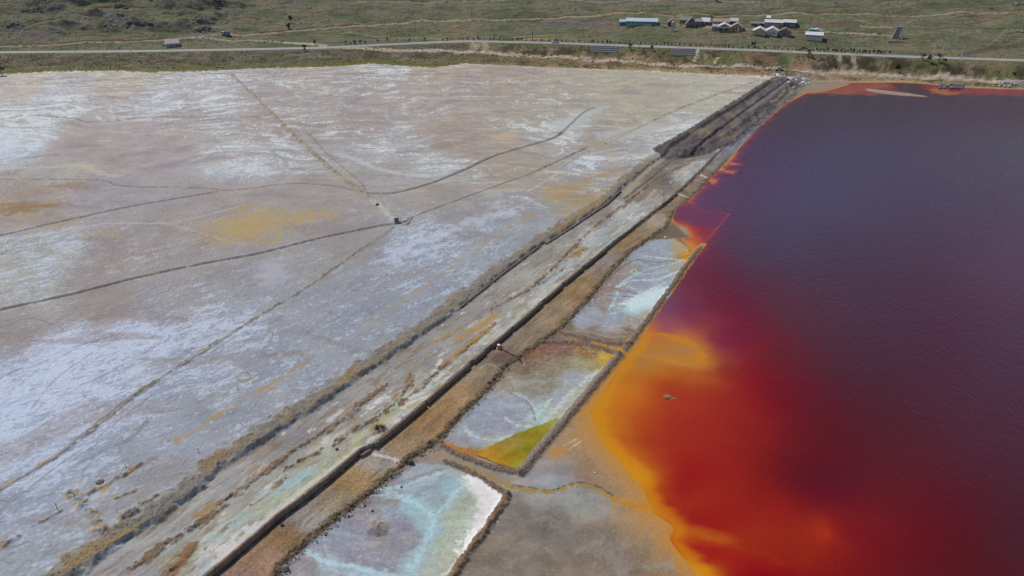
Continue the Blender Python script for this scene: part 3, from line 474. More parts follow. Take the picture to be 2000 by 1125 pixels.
cp = mix(cp, (176, 204, 212), ss(.86, .97, 1 - np.abs(fbm(x[j] / 1.8 + wp, y[j] + wp * .6, 2.6, 4, 277)) * 4) * .3); cp = mix(cp, (122, 112, 114), ss(.88, .98, 1 - np.abs(fbm(x[j] / 2.2 - wp, y[j] + wp * .5, 2.2, 3, 279)) * 4) * .25)
cp = mix(cp, (186, 212, 218), ss(.1, .26, fbm(x[j] / 2 + wp, y[j], 2.4, 5, 280, .65)) * .2)
c[j] = c[j] + (cp - c[j]) * pm[j][:, None]
ST = [([(1190, 604), (1205, 575), (1215, 552), (1255, 530), (1290, 520), (1335, 508)], .35, (170, 196, 206), .8), ([(1207, 560), (1235, 576), (1285, 572), (1310, 558), (1318, 545)], .3, (170, 196, 206), .8), ([(1215, 550), (1250, 538), (1300, 530)], .3, (164, 190, 202), .6), ([(1130, 592), (1165, 585), (1205, 578), (1240, 585)], .3, (160, 172, 178), .6),
      ([(1150, 555), (1190, 540), (1240, 508), (1285, 513), (1345, 498)], .35, (118, 106, 100), .8), ([(1165, 560), (1200, 565), (1235, 572), (1260, 582)], .6, (132, 112, 104), .75), ([(1160, 570), (1190, 577), (1240, 580)], .2, (96, 86, 84), .6), ([(1240, 508), (1290, 518), (1330, 505)], .2, (96, 88, 86), .6), ([(1130, 582), (1170, 570), (1210, 562)], .3, (140, 120, 112), .7),
      ([(1180, 636), (1205, 642), (1225, 650)], .3, (186, 172, 160), .7), ([(1150, 645), (1200, 655)], .8, (140, 118, 96), .6), ([(1265, 475), (1240, 490), (1225, 500)], .5, (150, 150, 156), .6),
      ([(1000, 769), (1020, 776), (1035, 790), (1043, 806), (1046, 820)], .35, (120, 116, 118), .8), ([(1005, 768), (1030, 780), (1045, 800), (1050, 820)], .35, (180, 200, 206), .7), ([(905, 830), (925, 848), (965, 858), (1000, 850)], .3, (168, 190, 198), .5), ([(905, 815), (930, 790), (960, 772)], .4, (150, 164, 176), .6), ([(1062, 825), (1100, 800), (1140, 770), (1180, 720)], .7, (170, 166, 150), .5),
      ([(868, 866), (885, 873), (910, 882), (938, 890)], .6, (176, 116, 40), .85), ([(1012, 705), (1045, 684), (1100, 671), (1140, 676)], .5, (136, 70, 48), .6), ([(1095, 690), (1120, 680), (1160, 690)], .4, (110, 84, 60), .5),
      ([(610, 1078), (640, 1098), (700, 1108), (780, 1128)], .55, (170, 194, 204), .75), ([(632, 1050), (636, 1072), (645, 1090)], .25, (164, 178, 186), .6), ([(700, 966), (760, 955), (810, 950), (870, 920)], .5, (166, 192, 202), .65), ([(755, 962), (800, 975), (830, 990), (842, 1020), (835, 1050), (815, 1080), (800, 1112)], 1.0, (160, 186, 196), .7), ([(870, 918), (905, 950), (880, 985), (845, 1010)], .8, (156, 178, 186), .5), ([(730, 960), (760, 952), (800, 935), (870, 916)], .35, (140, 128, 124), .5), ([(690, 980), (720, 972), (760, 964)], .3, (176, 196, 204), .6),
      ([(915, 935), (950, 952), (978, 966), (955, 1000), (925, 1045), (905, 1075)], 1.1, (236, 233, 236), 1.0), ([(935, 945), (950, 975), (935, 1020)], 1.0, (214, 212, 214), .8), ([(905, 1075), (880, 1110), (860, 1130)], .35, (206, 204, 200), .8),
      ([(845, 886), (862, 892)], .5, (190, 122, 50), .8), ([(852, 888), (905, 906), (955, 930), (1000, 950), (1040, 958)], .9, (148, 134, 110), .7), ([(905, 908), (955, 932), (1000, 951), (1042, 957), (1080, 960), (1108, 950), (1135, 945), (1170, 956), (1195, 972), (1225, 985), (1262, 988)], .42, (158, 126, 62), .9), ([(1000, 947), (1042, 953), (1080, 957), (1106, 947), (1135, 942), (1172, 952), (1200, 970)], .14, (92, 82, 66), .9), ([(1205, 975), (1235, 985), (1268, 990)], .8, (190, 130, 40), .9),
      ([(1096, 652), (1130, 661), (1165, 669), (1195, 678), (1225, 684)], .45, (200, 134, 46), .95), ([(1075, 885), (1088, 876), (1100, 880), (1085, 892)], .9, (186, 132, 74), .8), ([(1115, 862), (1140, 852)], 1.0, (176, 130, 72), .6), ([(1102, 870), (1125, 858)], .15, (200, 186, 170), .7), ([(1112, 876), (1135, 862)], .15, (196, 184, 172), .7),
      ([(1170, 1075), (1210, 1100), (1220, 1128)], 1.2, (150, 142, 138), .5), ([(1040, 1010), (1085, 1022), (1110, 1045)], .8, (146, 136, 128), .5), ([(1210, 1028), (1250, 1060), (1300, 1085)], .8, (140, 124, 108), .4), ([(1130, 1075), (1180, 1050)], .4, (156, 146, 140), .4), ([(1270, 1110), (1310, 1100)], .8, (150, 146, 136), .6), ([(1130, 905), (1150, 912), (1135, 920)], .9, (140, 118, 92), .6)]
for p, w, col, m in ST: c = stroke(c, Rr, p, .1, w * 1.25, col, m, .8, .9, 281, .1)
c = blob(c, Rr, [(1215, 592), (1250, 572), (1300, 560), (1310, 570), (1295, 585), (1262, 598), (1235, 602)], .1, (196, 216, 222), .9, .8, 1.2, 1.2)
for px_, w_ in [([(1205, 560), (1235, 548), (1285, 545), (1325, 530)], .5), ([(1185, 600), (1230, 590), (1280, 580)], .4), ([(1262, 500), (1300, 505), (1338, 508)], .5), ([(1225, 560), (1262, 567), (1300, 552)], .35), ([(1195, 612), (1225, 606), (1250, 600)], .3)]: c = stroke(c, Rr, px_, .1, w_, (196, 216, 224), .7, .9, .9, 283, .05)
for px_, w_ in [([(1060, 830), (1085, 800), (1120, 765), (1165, 725)], .7), ([(1048, 812), (1060, 800), (1075, 780)], .4), ([(905, 835), (925, 852), (965, 860), (1005, 848)], .35), ([(985, 815), (1010, 830), (1035, 832)], .4)]: c = stroke(c, Rr, px_, .1, w_, (196, 212, 212), .6, .9, .9, 285, .05)
for px_, w_ in [([(700, 968), (750, 955), (800, 945), (865, 922)], .5), ([(780, 968), (815, 985), (838, 1005)], .7), ([(905, 948), (880, 975), (850, 1010), (842, 1040)], .7), ([(600, 1078), (640, 1098), (700, 1110), (780, 1130)], .5), ([(838, 1040), (826, 1070), (800, 1110)], .7)]: c = stroke(c, Rr, px_, .1, w_, (176, 208, 220), .65, .9, .8, 287, .05)
c = blob(c, Rr, [(1262, 470), (1300, 440), (1320, 446), (1346, 461), (1318, 464)], .2, (112, 98, 84), .9, .8, .8)
c = blob(c, Rr, [(1325, 440), (1335, 445), (1345, 458), (1332, 452)], .2, (150, 152, 148), .8, .8, .8)
c = stroke(c, Rr, [(1232, 530), (1238, 526), (1244, 530), (1238, 534), (1232, 531)], .1, .35, (160, 196, 178), .9, .1)
c = blob(c, Rr, [(1440, 278), (1475, 243), (1505, 215), (1512, 222), (1485, 246), (1460, 268)], .2, (186, 124, 52), .8, 1.4, 2)
c = blob(c, Rr, [(1575, 165), (1650, 160), (1660, 165), (1640, 172), (1580, 178)], .2, (140, 126, 112), .7, 2, 2)
c = stroke(c, Rr, [(1570, 180), (1610, 178), (1650, 166)], .1, 1.6, (186, 118, 56), .85)
CLR[Rr] = c
GRN = np.zeros(N, f32); i = bbox(GREEN, X, Y, 4)
for k, (i, prof, sd) in bund.items():
    cc = CLR[i]; x, y = X[i], Y[i]; nn = fbm(x, y, .6, 3, 291)
    base = np.where((sd > 0)[:, None] if k in ('b4', 'b7') else np.ones((i.size, 1), bool), np.array((112, 96, 86), f32), np.array((120, 112, 106), f32))
    if k == 'b7': base = base * 0 + np.array((124, 100, 82), f32)
    base = base + nn[:, None] * 24 + np.array([6, 6, 6], f32)
    base = mix(base, (172, 164, 154), ss(.26, .36, fbm(x, y, .5, 2, 293)) * .5)
    if k == 'b1': base = mix(base, (176, 92, 56), ss(175, 190, y) * .75)
    CLR[i] = cc + (base - cc) * ss(.1, .5, prof)[:, None]
# ---- embankment
i = np.nonzero(em_mask > .01)[0]; x, y = X[i], Y[i]; p_, q_ = x * .42 + y * .91, -x * .91 + y * .42
e = np.zeros((i.size, 3), f32) + np.array((96, 89, 90), f32)
e += fbm(p_ / 6, q_, 2.2, 4, 301)[:, None] * np.array([40, 37, 36], f32) + fbm(x, y, 2.0, 3, 303)[:, None] * 26
e = mix(e, (136, 124, 108), ss(.08, .3, fbm(p_ / 3, q_, 7, 3, 305)) * .55)
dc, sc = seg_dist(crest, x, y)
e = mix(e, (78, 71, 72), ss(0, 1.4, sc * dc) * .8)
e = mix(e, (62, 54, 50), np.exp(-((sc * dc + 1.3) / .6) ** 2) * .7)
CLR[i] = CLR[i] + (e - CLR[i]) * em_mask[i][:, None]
e = CLR[i]
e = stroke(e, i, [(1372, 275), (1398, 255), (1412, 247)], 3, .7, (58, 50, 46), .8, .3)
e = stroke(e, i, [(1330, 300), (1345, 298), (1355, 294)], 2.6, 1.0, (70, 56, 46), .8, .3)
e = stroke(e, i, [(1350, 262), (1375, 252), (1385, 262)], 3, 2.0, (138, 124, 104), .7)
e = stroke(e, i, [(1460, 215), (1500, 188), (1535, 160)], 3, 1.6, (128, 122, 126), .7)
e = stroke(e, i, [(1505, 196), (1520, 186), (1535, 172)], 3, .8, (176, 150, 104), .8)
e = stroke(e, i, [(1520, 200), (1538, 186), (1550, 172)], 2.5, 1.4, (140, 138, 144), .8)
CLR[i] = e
# ---- hillside
Hh = np.nonzero(far > -2.5)[0]; x, y, z = X[Hh], Y[Hh], Z[Hh]
ZG = Z.reshape(NR, NC); gy = np.gradient(ZG, axis=0) / np.maximum(np.gradient(GYY, axis=0), 1e-3); slope = gy.ravel()[Hh]
n1 = fbm(x / 1.6, y, 24, 5, 311, .6); n2 = fbm(x / 1.5, y, 6, 4, 313, .6); n3 = fbm(x, y, 2.2, 3, 315, .7)
h = np.zeros((Hh.size, 3), f32) + np.array((106, 108, 89), f32)
h = mix(h, (116, 109, 90), ss(.0, .25, n1)); h = mix(h, (93, 98, 76), ss(.0, .25, -n1)); h += n2[:, None] * np.array([26, 24, 22], f32) + n3[:, None] * np.array([16, 16, 14], f32)
ns3 = fbm(x / 5, y + z * 2, 5, 4, 325, .6); h = mix(h, (84, 78, 66), ss(.1, .24, n2 + n3 * .5) * .55); h = mix(h, (112, 104, 96), ss(.12, .26, ns3) * .55); h = mix(h, (88, 93, 70), ss(.12, .26, -ns3) * .5)
yr = Yrd(x); ysh_ = Ysh(x); tb = (y - ysh_) / np.maximum(yr - 5 - ysh_, 5); band = (tb < 1.0)
wr = ss(-60, 40, x)
lowl = ss(1.02, .9, tb) * (1 - wr); lowr = ss(1.02, .93, tb) * wr
h = mix(h, (104, 97, 86), lowl * .75); h = mix(h, (84, 82, 62), lowl * ss(-.08, .16, n2 + .5 * n3) * .75); h = mix(h, (98, 102, 66), lowl * ss(.42, .12, tb) * .75); h = mix(h, (124, 116, 106), lowl * ss(.1, .3, fbm(x / 2, y, 9, 3, 317)) * .6)
h = mix(h, (96, 93, 72), lowr * .8); nq = fbm(x, y / 2, 9, 4, 319, .6); h = mix(h, (134, 114, 98), lowr * ss(.04, .16, nq + n3 * .4) * ss(.95, .75, tb) * .85); h = mix(h, (74, 66, 56), lowr * ss(.03, .16, -nq + n2 * .5) * .75); h = mix(h, (100, 104, 72), lowr * ss(.05, .2, fbm(x / 2, y, 14, 3, 320)) * .8)
h = mix(h, (126, 106, 88), lowr * ss(.6, .4, tb) * ss(.2, .35, tb) * .6)
rim = ss(2.5, -1.5, far[Hh]); h = mix(h, (150, 136, 118), rim * .8 * wr)
h = mix(h, (150, 130, 104), wr * ss(.3, .05, tb) * .75 * ss(-.25, .1, n1 + n3))
# darker terrace lines following the slope and rocky ground high on the left
rockl = ss(-110, -210, x) * ss(10, 40, y - yr - 5)
rk = ss(.03, .16, fbm(x, y * 1.5, 45, 4, 21)) * rockl
h = mix(h, (102, 98, 98), rk * ss(-.12, .12, n2 + n3) * .85)
h = mix(h, (82, 76, 64), ss(.1, .25, fbm(x / 4, y + z * 2, 5, 4, 323)) * ss(6, 30, y - yr - 5) * .5)
CLR[Hh] = CLR[Hh] * (1 - ss(-2.0, .6, far[Hh] + n_edge[Hh] * 4))[:, None] + h * ss(-2.0, .6, far[Hh] + n_edge[Hh] * 4)[:, None]
hc = CLR[Hh]
def hline(c, px, w, col, m=1.0, nz=.5, soft=.3, nsc=2.5):
    L = march(px)[:, :2]; L = smooth_line(L, 3); j = bbox(L, x, y, w * 3 + 3); xx, yy = x[j], y[j]
    d, _ = seg_dist(L, xx, yy); d = d + fbm(xx, yy, nsc, 3, 331) * nz * 2 * w
    c[j] = mix(c[j], col, ss(w, w * soft, d) * m); return c
HL = [([(0, 91), (130, 86), (250, 82), (340, 76), (372, 74), (450, 68), (560, 62), (640, 55), (700, 50), (800, 43.5), (880, 41), (960, 40), (1000, 38.5), (1060, 36.5), (1130, 33), (1200, 26), (1250, 25)], 1.5, (146, 134, 118), .9),
      ([(0, 89), (130, 84), (250, 80), (340, 74)], 1.3, (84, 78, 62), .8), ([(500, 64), (560, 60), (640, 53), (700, 48)], 1.6, (84, 78, 62), .8), ([(1000, 36.5), (1060, 34.5), (1130, 30), (1200, 24), (1250, 23)], 1.3, (96, 76, 60), .8),
      ([(1250, 25), (1290, 29), (1380, 29.5), (1500, 29.5), (1620, 28), (1700, 27), (1850, 27), (2000, 27.5)], 1.0, (146, 134, 116), .85), ([(1250, 27), (1400, 27), (1480, 27), (1600, 25.5), (1700, 24), (1780, 22)], 1.0, (90, 80, 66), .7),
      ([(620, 69), (740, 72), (880, 78), (920, 80)], 1.0, (140, 130, 112), .8), ([(620, 67.5), (700, 68), (800, 71)], 1.0, (80, 76, 60), .6),
      ([(372, 74), (400, 74.5), (480, 79), (560, 83), (610, 86)], 1.8, (142, 138, 134), .8), ([(560, 84), (620, 87), (640, 92)], 2.2, (158, 150, 140), .9),
      ([(1290, 49), (1340, 50), (1450, 56), (1540, 60), (1590, 62), (1650, 64.5), (1700, 68), (1742, 70)], 1.7, (148, 138, 124), .85), ([(1640, 30), (1680, 40), (1735, 53)], 1.6, (130, 122, 100), .6),
      ([(1420, 59), (1440, 66), (1500, 71), (1560, 76), (1610, 81)], .9, (80, 76, 58), .7), ([(1240, 64), (1300, 62), (1360, 60), (1420, 66)], .8, (78, 76, 58), .6), ([(500, 9), (620, 11), (760, 10), (900, 11), (1040, 12), (1200, 12), (1400, 10), (1500, 9)], 4.5, (112, 106, 100), .65), ([(520, 18), (640, 16), (760, 13)], 3, (112, 100, 88), .5),
      ([(700, 4), (900, 4.5), (1200, 4), (1480, 4)], 1.6, (132, 126, 120), .8), ([(1500, 3.5), (1640, 4), (1760, 5), (1880, 6)], 1.5, (110, 104, 98), .6),
      ([(1060, 44), (1100, 45), (1150, 48), (1190, 48)], 4.0, (98, 94, 98), .85), ([(1060, 42), (1120, 43), (1200, 45)], 1.2, (126, 114, 96), .6), ([(1180, 50), (1200, 56), (1240, 63)], 2.5, (114, 96, 78), .7), ([(1120, 74), (1140, 66), (1160, 57)], .8, (122, 112, 92), .6),
      ([(1600, 50), (1660, 51), (1720, 54)], 4.0, (106, 94, 80), .75), ([(1680, 51), (1710, 53), (1740, 54)], 1.2, (158, 140, 116), .7), ([(1925, 94), (1945, 76), (1965, 55)], .5, (132, 122, 98), .7), ([(1290, 82), (1330, 84), (1390, 88), (1420, 89)], 1.6, (86, 78, 66), .7), ([(1500, 90), (1560, 91), (1580, 92)], 1.4, (86, 76, 66), .6),
      ([(1880, 107), (1920, 98), (1960, 92), (2000, 89)], 3, (92, 82, 68), .8), ([(1700, 99), (1780, 104), (1850, 106)], 1.5, (88, 82, 64), .7), ([(1000, 74), (1040, 70), (1070, 70)], 1.5, (140, 118, 94), .8),
      ([(925, 84), (930, 93), (915, 101), (940, 103), (948, 95), (945, 84)], 2.6, (150, 138, 122), .85), ([(1364, 97), (1360, 108), (1356, 120)], 1.0, (166, 158, 142), .9), ([(1402, 113), (1396, 124)], .8, (170, 160, 146), .9), ([(1640, 108), (1641, 117)], 1.0, (150, 146, 134), .8), ([(1665, 108), (1668, 120), (1672, 134)], 1.2, (156, 148, 130), .85),
      ([(620, 93.5), (760, 98), (900, 102.5), (960, 104), (1000, 107), (1100, 112), (1200, 117), (1260, 123), (1360, 128), (1500, 134), (1560, 139), (1640, 144), (1750, 148), (1880, 155), (2000, 160), (2300, 172)], 2.6, (158, 147, 134), .95),
      ([(1560, 146), (1650, 149), (1760, 152), (1900, 158), (2000, 163)], 2.6, (140, 130, 118), .6), ([(1170, 112), (1260, 118), (1330, 121)], 1.6, (126, 106, 84), .6), ([(1220, 113), (1245, 112), (1260, 117)], 2.5, (150, 128, 102), .7), ([(1850, 155), (1900, 156), (2000, 165)], 3, (160, 148, 138), .5),
      ([(1010, 79), (1030, 77), (1060, 76), (1080, 79)], 1.3, (146, 128, 108), .7), ([(500, 124), (560, 124), (640, 128)], 2.2, (112, 104, 102), .7), ([(560, 126), (640, 127), (710, 122), (720, 118)], 3, (104, 100, 58), .7), ([(810, 126), (850, 127), (890, 124)], 2.5, (104, 98, 62), .8),
      ([(1470, 108), (1490, 112), (1500, 120)], 5, (120, 100, 84), .7), ([(1880, 122), (1920, 124), (1960, 128)], 4, (132, 112, 96), .5), ([(1700, 138), (1740, 130), (1760, 128), (1800, 132), (1840, 126)], .9, (70, 66, 48), .7),
      ([(190, 15), (240, 11), (280, 15)], 2.4, (74, 68, 62), .8), ([(0, 20), (50, 19), (110, 22)], 5, (86, 80, 78), .75), ([(360, 13), (400, 6), (440, 8)], 4, (90, 82, 76), .7), ([(205, 27), (235, 33), (250, 40)], 3, (112, 108, 108), .7), ([(255, 43), (285, 48)], 2, (76, 74, 74), .8), ([(210, 48), (240, 50)], 2, (104, 100, 98), .8), ([(405, 52), (425, 55)], 4, (118, 112, 108), .8), ([(30, 45), (60, 50)], 4, (104, 98, 96), .7)]
for p, w, col, m in HL: hc = hline(hc, p, w * 1.35, col, m)
hc = np.clip(hc * 1.05 + (hc - hc.mean(0)) * .25, 20, 230)
CLR[Hh] = hc
CLR = np.clip(CLR, 8, 250)

# ------------------------------------------------------------------ materials
MATS = {}
def new_mat(name):
    m = bpy.data.materials.new(name); m.use_nodes = True; n = m.node_tree.nodes; l = m.node_tree.links
    return m, n, l, n['Principled BSDF']
def noise_node(n, l, scale, detail=4, rough=.6, coord='Object'):
    tc = n.new('ShaderNodeTexCoord'); t = n.new('ShaderNodeTexNoise'); t.inputs['Scale'].default_value = scale; t.inputs['Detail'].default_value = detail; t.inputs['Roughness'].default_value = rough
    l.new(tc.outputs[coord], t.inputs['Vector']); return t
def ground_mat(name, grain=3.0, amt=.16, bump=.25, bdist=.12, rough=.92, spec=.12):
    m, n, l, b = new_mat(name)
    at_ = n.new('ShaderNodeAttribute'); at_.attribute_name = 'Col'
    t = noise_node(n, l, grain, 6, .7); mr = n.new('ShaderNodeMapRange'); mr.inputs[1].default_value = .3; mr.inputs[2].default_value = .7; mr.inputs[3].default_value = 1 - amt; mr.inputs[4].default_value = 1 + amt
    l.new(t.outputs['Fac'], mr.inputs[0])
    mx = n.new('ShaderNodeVectorMath'); mx.operation = 'SCALE'; l.new(at_.outputs['Color'], mx.inputs[0]); l.new(mr.outputs[0], mx.inputs['Scale'])
    l.new(mx.outputs[0], b.inputs['Base Color']); b.inputs['Roughness'].default_value = rough; b.inputs['Specular IOR Level'].default_value = spec
    bp = n.new('ShaderNodeBump'); bp.inputs['Strength'].default_value = bump; bp.inputs['Distance'].default_value = bdist; l.new(t.outputs['Fac'], bp.inputs['Height']); l.new(bp.outputs[0], b.inputs['Normal'])
    return m
def flat_mat(name, rgb, rough=.8, var=.12, scale=1.5, metal=0.0, bump=0.0, spec=.3):
    if name in MATS: return MATS[name]
    m, n, l, b = new_mat(name); c = alb(rgb)
    t = noise_node(n, l, scale, 5, .65); r = n.new('ShaderNodeValToRGB')
    r.color_ramp.elements[0].position = .3; r.color_ramp.elements[1].position = .72
    r.color_ramp.elements[0].color = (*[v * (1 - var) for v in c], 1); r.color_ramp.elements[1].color = (*[min(.95, v * (1 + var)) for v in c], 1)
    l.new(t.outputs['Fac'], r.inputs[0]); l.new(r.outputs[0], b.inputs['Base Color'])
    b.inputs['Roughness'].default_value = rough; b.inputs['Metallic'].default_value = metal; b.inputs['Specular IOR Level'].default_value = spec
    if bump:
        bp = n.new('ShaderNodeBump'); bp.inputs['Strength'].default_value = bump; bp.inputs['Distance'].default_value = .1; l.new(t.outputs['Fac'], bp.inputs['Height']); l.new(bp.outputs[0], b.inputs['Normal'])
    MATS[name] = m; return m
G_SALT = ground_mat('salt_crust', 2.2, .07, .2, .1); G_MUD = ground_mat('dried_mud', 2.6, .15, .4, .12); G_SOIL = ground_mat('rough_soil', 2.2, .28, .7, .2); G_GRASS = ground_mat('mountain_grass', .55, .26, .7, .5, .95, .03)

# ------------------------------------------------------------------ split the lattice into ground pieces
def tag(o, label=None, cat=None, group=None, kind=None):
    if label: o['label'] = label
    if cat: o['category'] = cat
    if group: o['group'] = group
    o['kind'] = kind or 'thing'
    return o
idx = np.arange(N).reshape(NR, NC)
FACES = np.stack([idx[:-1, :-1], idx[:-1, 1:], idx[1:, 1:], idx[1:, :-1]], -1).reshape(-1, 4)
gxv = np.gradient(ZG, axis=1) / np.maximum(np.gradient(GXX, axis=1), 1e-3)
# gradient along the lattice columns also moves x: correct for the fan
dXr = np.gradient(GXX, axis=0) / np.maximum(np.gradient(GYY, axis=0), 1e-3)
gyt = gy - gxv * dXr
NRM = np.stack([-gxv.ravel(), -gyt.ravel(), np.ones(N)], 1); NRM /= np.linalg.norm(NRM, axis=1)[:, None]
LC_ALB = np.clip(lin(CLR) / LIGHT, 0.004, .9).astype(f32)
REG = np.zeros(N, np.int16)                                # 0 salt flat
REG[(sA <= 0) & (sB > 0)] = 1                              # terrace
REG[(sB <= 0) & (sC > -1.0)] = 2                           # track
REG[(sB <= 0) & (sC <= -1.0)] = 3                          # mud
i = np.nonzero(REG == 3)[0]
for k, P in enumerate((POND1, POND2, POND3)): REG[i[poly_sd(P, X[i], Y[i]) > 0]] = 4
REG[(rb > .45) & (sA > 0)] = 6
for n_, (k, (i, prof, sd)) in enumerate(bund.items()): REG[i[prof > .25]] = 10 + n_
REG[em_mask > .5] = 7
REG[(far + n_edge * 4 > -.7)] = 5
FR = REG[FACES[:, 0]]
def piece(name, r, mat):
    f = FACES[np.isin(FR, r)]
    if not len(f): return None
    u, inv = np.unique(f.ravel(), return_inverse=True); inv = inv.astype(np.int32)
    me = bpy.data.meshes.new(name); me.vertices.add(len(u)); me.vertices.foreach_set('co', np.stack([X[u], Y[u], Z[u]], 1).astype(f32).ravel())
    me.loops.add(len(inv)); me.loops.foreach_set('vertex_index', inv); me.polygons.add(len(f)); me.polygons.foreach_set('loop_start', np.arange(len(f), dtype=np.int32) * 4)
    me.update(calc_edges=True); me.polygons.foreach_set('use_smooth', np.ones(len(f), bool))
    ca = me.color_attributes.new('Col', 'FLOAT_COLOR', 'POINT'); ca.data.foreach_set('color', np.concatenate([LC_ALB[u], np.ones((len(u), 1), f32)], 1).ravel())
    me.normals_split_custom_set_from_vertices(NRM[u].tolist())
    me.materials.append(mat); o = bpy.data.objects.new(name, me); COL.objects.link(o); return o
tag(piece('salt_flat', [0], G_SALT), kind='structure'); tag(piece('mud_terrace', [1], G_MUD), kind='structure'); tag(piece('dirt_track', [2], G_SOIL), kind='structure')
tag(piece('mud_flat', [3], G_MUD), kind='structure'); tag(piece('pond_bed', [4], G_MUD), kind='structure'); tag(piece('hillside', [5], G_GRASS), kind='structure')
tag(piece('rough_bank', [6], G_SOIL), kind='structure')
tag(piece('spoil_embankment', [7], G_SOIL), 'dark grey spoil embankment running from the flat to the far shore', 'embankment')
BL = {'b1': 'narrow earth bund between the upper blue-grey pond and the purple lake', 'b2': 'short earth bund closing the near end of the upper blue-grey pond', 'b3': 'low earth bund along the red stained top of the green pond', 'b4': 'straight grey earth bund between the green pond and the orange water', 'b5': 'low earth bund along the near edge of the green water', 'b6': 'low earth bund above the white cornered pond, beside the yellow stream', 'b7': 'brown earth bund with white salt along its inner side'}
for n_, k in enumerate(BUNDS): 
    o = piece('earth_bund', [10 + n_], G_SOIL)
    if o: tag(o, BL[k], 'bund', 'earth bunds around the ponds')

# ------------------------------------------------------------------ water
def water_mat(name, rough=.09, ripple=1.0):
    m, n, l, b = new_mat(name)
    at_ = n.new('ShaderNodeAttribute'); at_.attribute_name = 'Col'; l.new(at_.outputs['Color'], b.inputs['Base Color'])
    b.inputs['Roughness'].default_value = rough; b.inputs['IOR'].default_value = 1.333
    tc = n.new('ShaderNodeTexCoord'); mp = n.new('ShaderNodeMapping'); mp.inputs['Rotation'].default_value = (0, 0, math.radians(-28)); mp.inputs['Scale'].default_value = (1.0, .38, 1)
    l.new(tc.outputs['Object'], mp.inputs['Vector'])
    t1 = n.new('ShaderNodeTexNoise'); t1.inputs['Scale'].default_value = 1.5; t1.inputs['Detail'].default_value = 3; l.new(mp.outputs[0], t1.inputs['Vector'])
    bp = n.new('ShaderNodeBump'); bp.inputs['Strength'].default_value = .8 * ripple; bp.inputs['Distance'].default_value = .3; l.new(t1.outputs['Fac'], bp.inputs['Height'])
    sx = n.new('ShaderNodeSeparateXYZ'); l.new(tc.outputs['Object'], sx.inputs[0]); wn = n.new('ShaderNodeMapRange'); wn.inputs[1].default_value = 8; wn.inputs[2].default_value = 75; wn.inputs[3].default_value = .15 * ripple; wn.inputs[4].default_value = .55 * ripple
    l.new(sx.outputs[0], wn.inputs[0]); l.new(wn.outputs[0], bp.inputs['Strength']); l.new(bp.outputs[0], b.inputs['Normal'])     # calm in the lee of the dyke
    return m
LK = [(1540,212,83,63,80),(1480,280,82,63,86),(1600,280,83,71,92),(1800,260,88,76,95),(1980,260,94,84,98),(1420,370,88,60,84),(1550,380,83,69,92),(1750,380,82,68,86),(1950,380,88,73,90),(1420,440,90,57,77),(1380,500,105,45,62),(1330,580,113,53,71),(1450,500,84,55,72),(1600,520,78,55,70),(1800,520,80,55,70),(1960,520,88,62,79),(1290,610,125,74,92),(1300,640,155,84,80),(1380,600,112,37,51),(1500,600,93,43,55),(1650,620,78,48,61),(1850,640,78,47,62),(1970,650,80,53,69),(1255,655,190,118,40),(1275,645,180,100,60),(1330,662,175,105,60),(1400,680,140,60,58),(1480,680,115,32,37),(1600,720,83,38,47),(1750,740,76,40,51),(1950,760,76,46,60),(1260,680,170,118,60),(1300,672,176,116,50),(1340,690,172,118,66),(1380,710,168,104,44),(1370,685,176,110,42),(1450,740,137,36,28),(1550,780,107,24,31),(1225,700,178,116,44),(1200,740,180,115,30),(1230,770,188,108,20),(1300,735,176,100,28),(1350,735,172,90,30),(1320,790,161,55,20),(1300,760,164,67,22),(1400,800,147,41,20),(1480,830,132,32,26),(1600,830,96,26,31),(1750,850,82,33,40),(1900,860,78,39,50),(1158,810,182,128,50),(1185,800,186,120,22),(1200,840,186,110,12),(1260,850,164,65,16),(1350,880,151,41,16),(1450,900,138,32,22),(1550,930,102,24,28),(1700,930,90,29,36),(1850,940,86,30,38),(1980,950,74,37,47),(1175,855,188,124,30),(1200,880,192,122,12),(1230,915,194,120,8),(1280,940,164,61,14),(1255,945,192,120,8),(1275,990,192,112,8),(1310,985,161,53,14),(1350,980,152,43,16),(1450,1000,145,34,18),(1520,1000,142,34,18),(1600,1000,115,26,28),(1605,1046,161,48,18),(1580,1052,147,41,20),(1640,1050,130,30,26),(1700,1030,112,27,30),(1850,1050,90,23,29),(1970,1060,74,32,39),(1300,1022,190,116,14),(1430,1058,154,44,18),(1330,1052,180,78,12),(1360,1062,168,53,14),(1308,1055,196,122,8),(1330,1082,194,120,10),(1360,1108,192,120,16),(1395,1120,190,120,20),(1450,1080,151,36,18),(1380,1100,168,55,16),(1550,1100,140,34,20),(1700,1100,112,24,28),(1900,1110,84,25,30),(1430,1128,156,48,20),(1400,960,148,37,18),(1330,1010,156,46,16),(2100,300,96,85,99),(2100,500,93,66,83),(2100,700,78,53,68),(2100,900,74,40,51),(2100,1120,74,33,40),(1700,1180,100,25,30),(1400,1180,166,55,18),(1560,195,85,68,86),(1700,196,85,71,90),(1850,198,90,73,92),(2000,200,94,75,93),(1360,390,96,61,86),(1340,480,113,52,73),(1440,330,88,59,84)]
lx = np.linspace(-1, 1, 10)
wr_ = np.concatenate([[28, 40, 50], np.array([at(1000, yy, 0)[1] for yy in np.linspace(1180, 150, 560)])])
ls = np.linspace(-.06, 1.9, 720); wX = (ls[None, :] * (0.66 * wr_[:, None] + 26.7)).astype(f32); wY = np.broadcast_to(wr_[:, None], wX.shape).astype(f32)
wx_, wy_ = wX.ravel(), wY.ravel(); sdw = poly_sd(LAKE, wx_, wy_)
dw = depth_at(wy_, 0); uw = 1000 + FPX * wx_ / dw; vw = 562.5 + FPX * (HC * CP - wy_ * SP) / dw
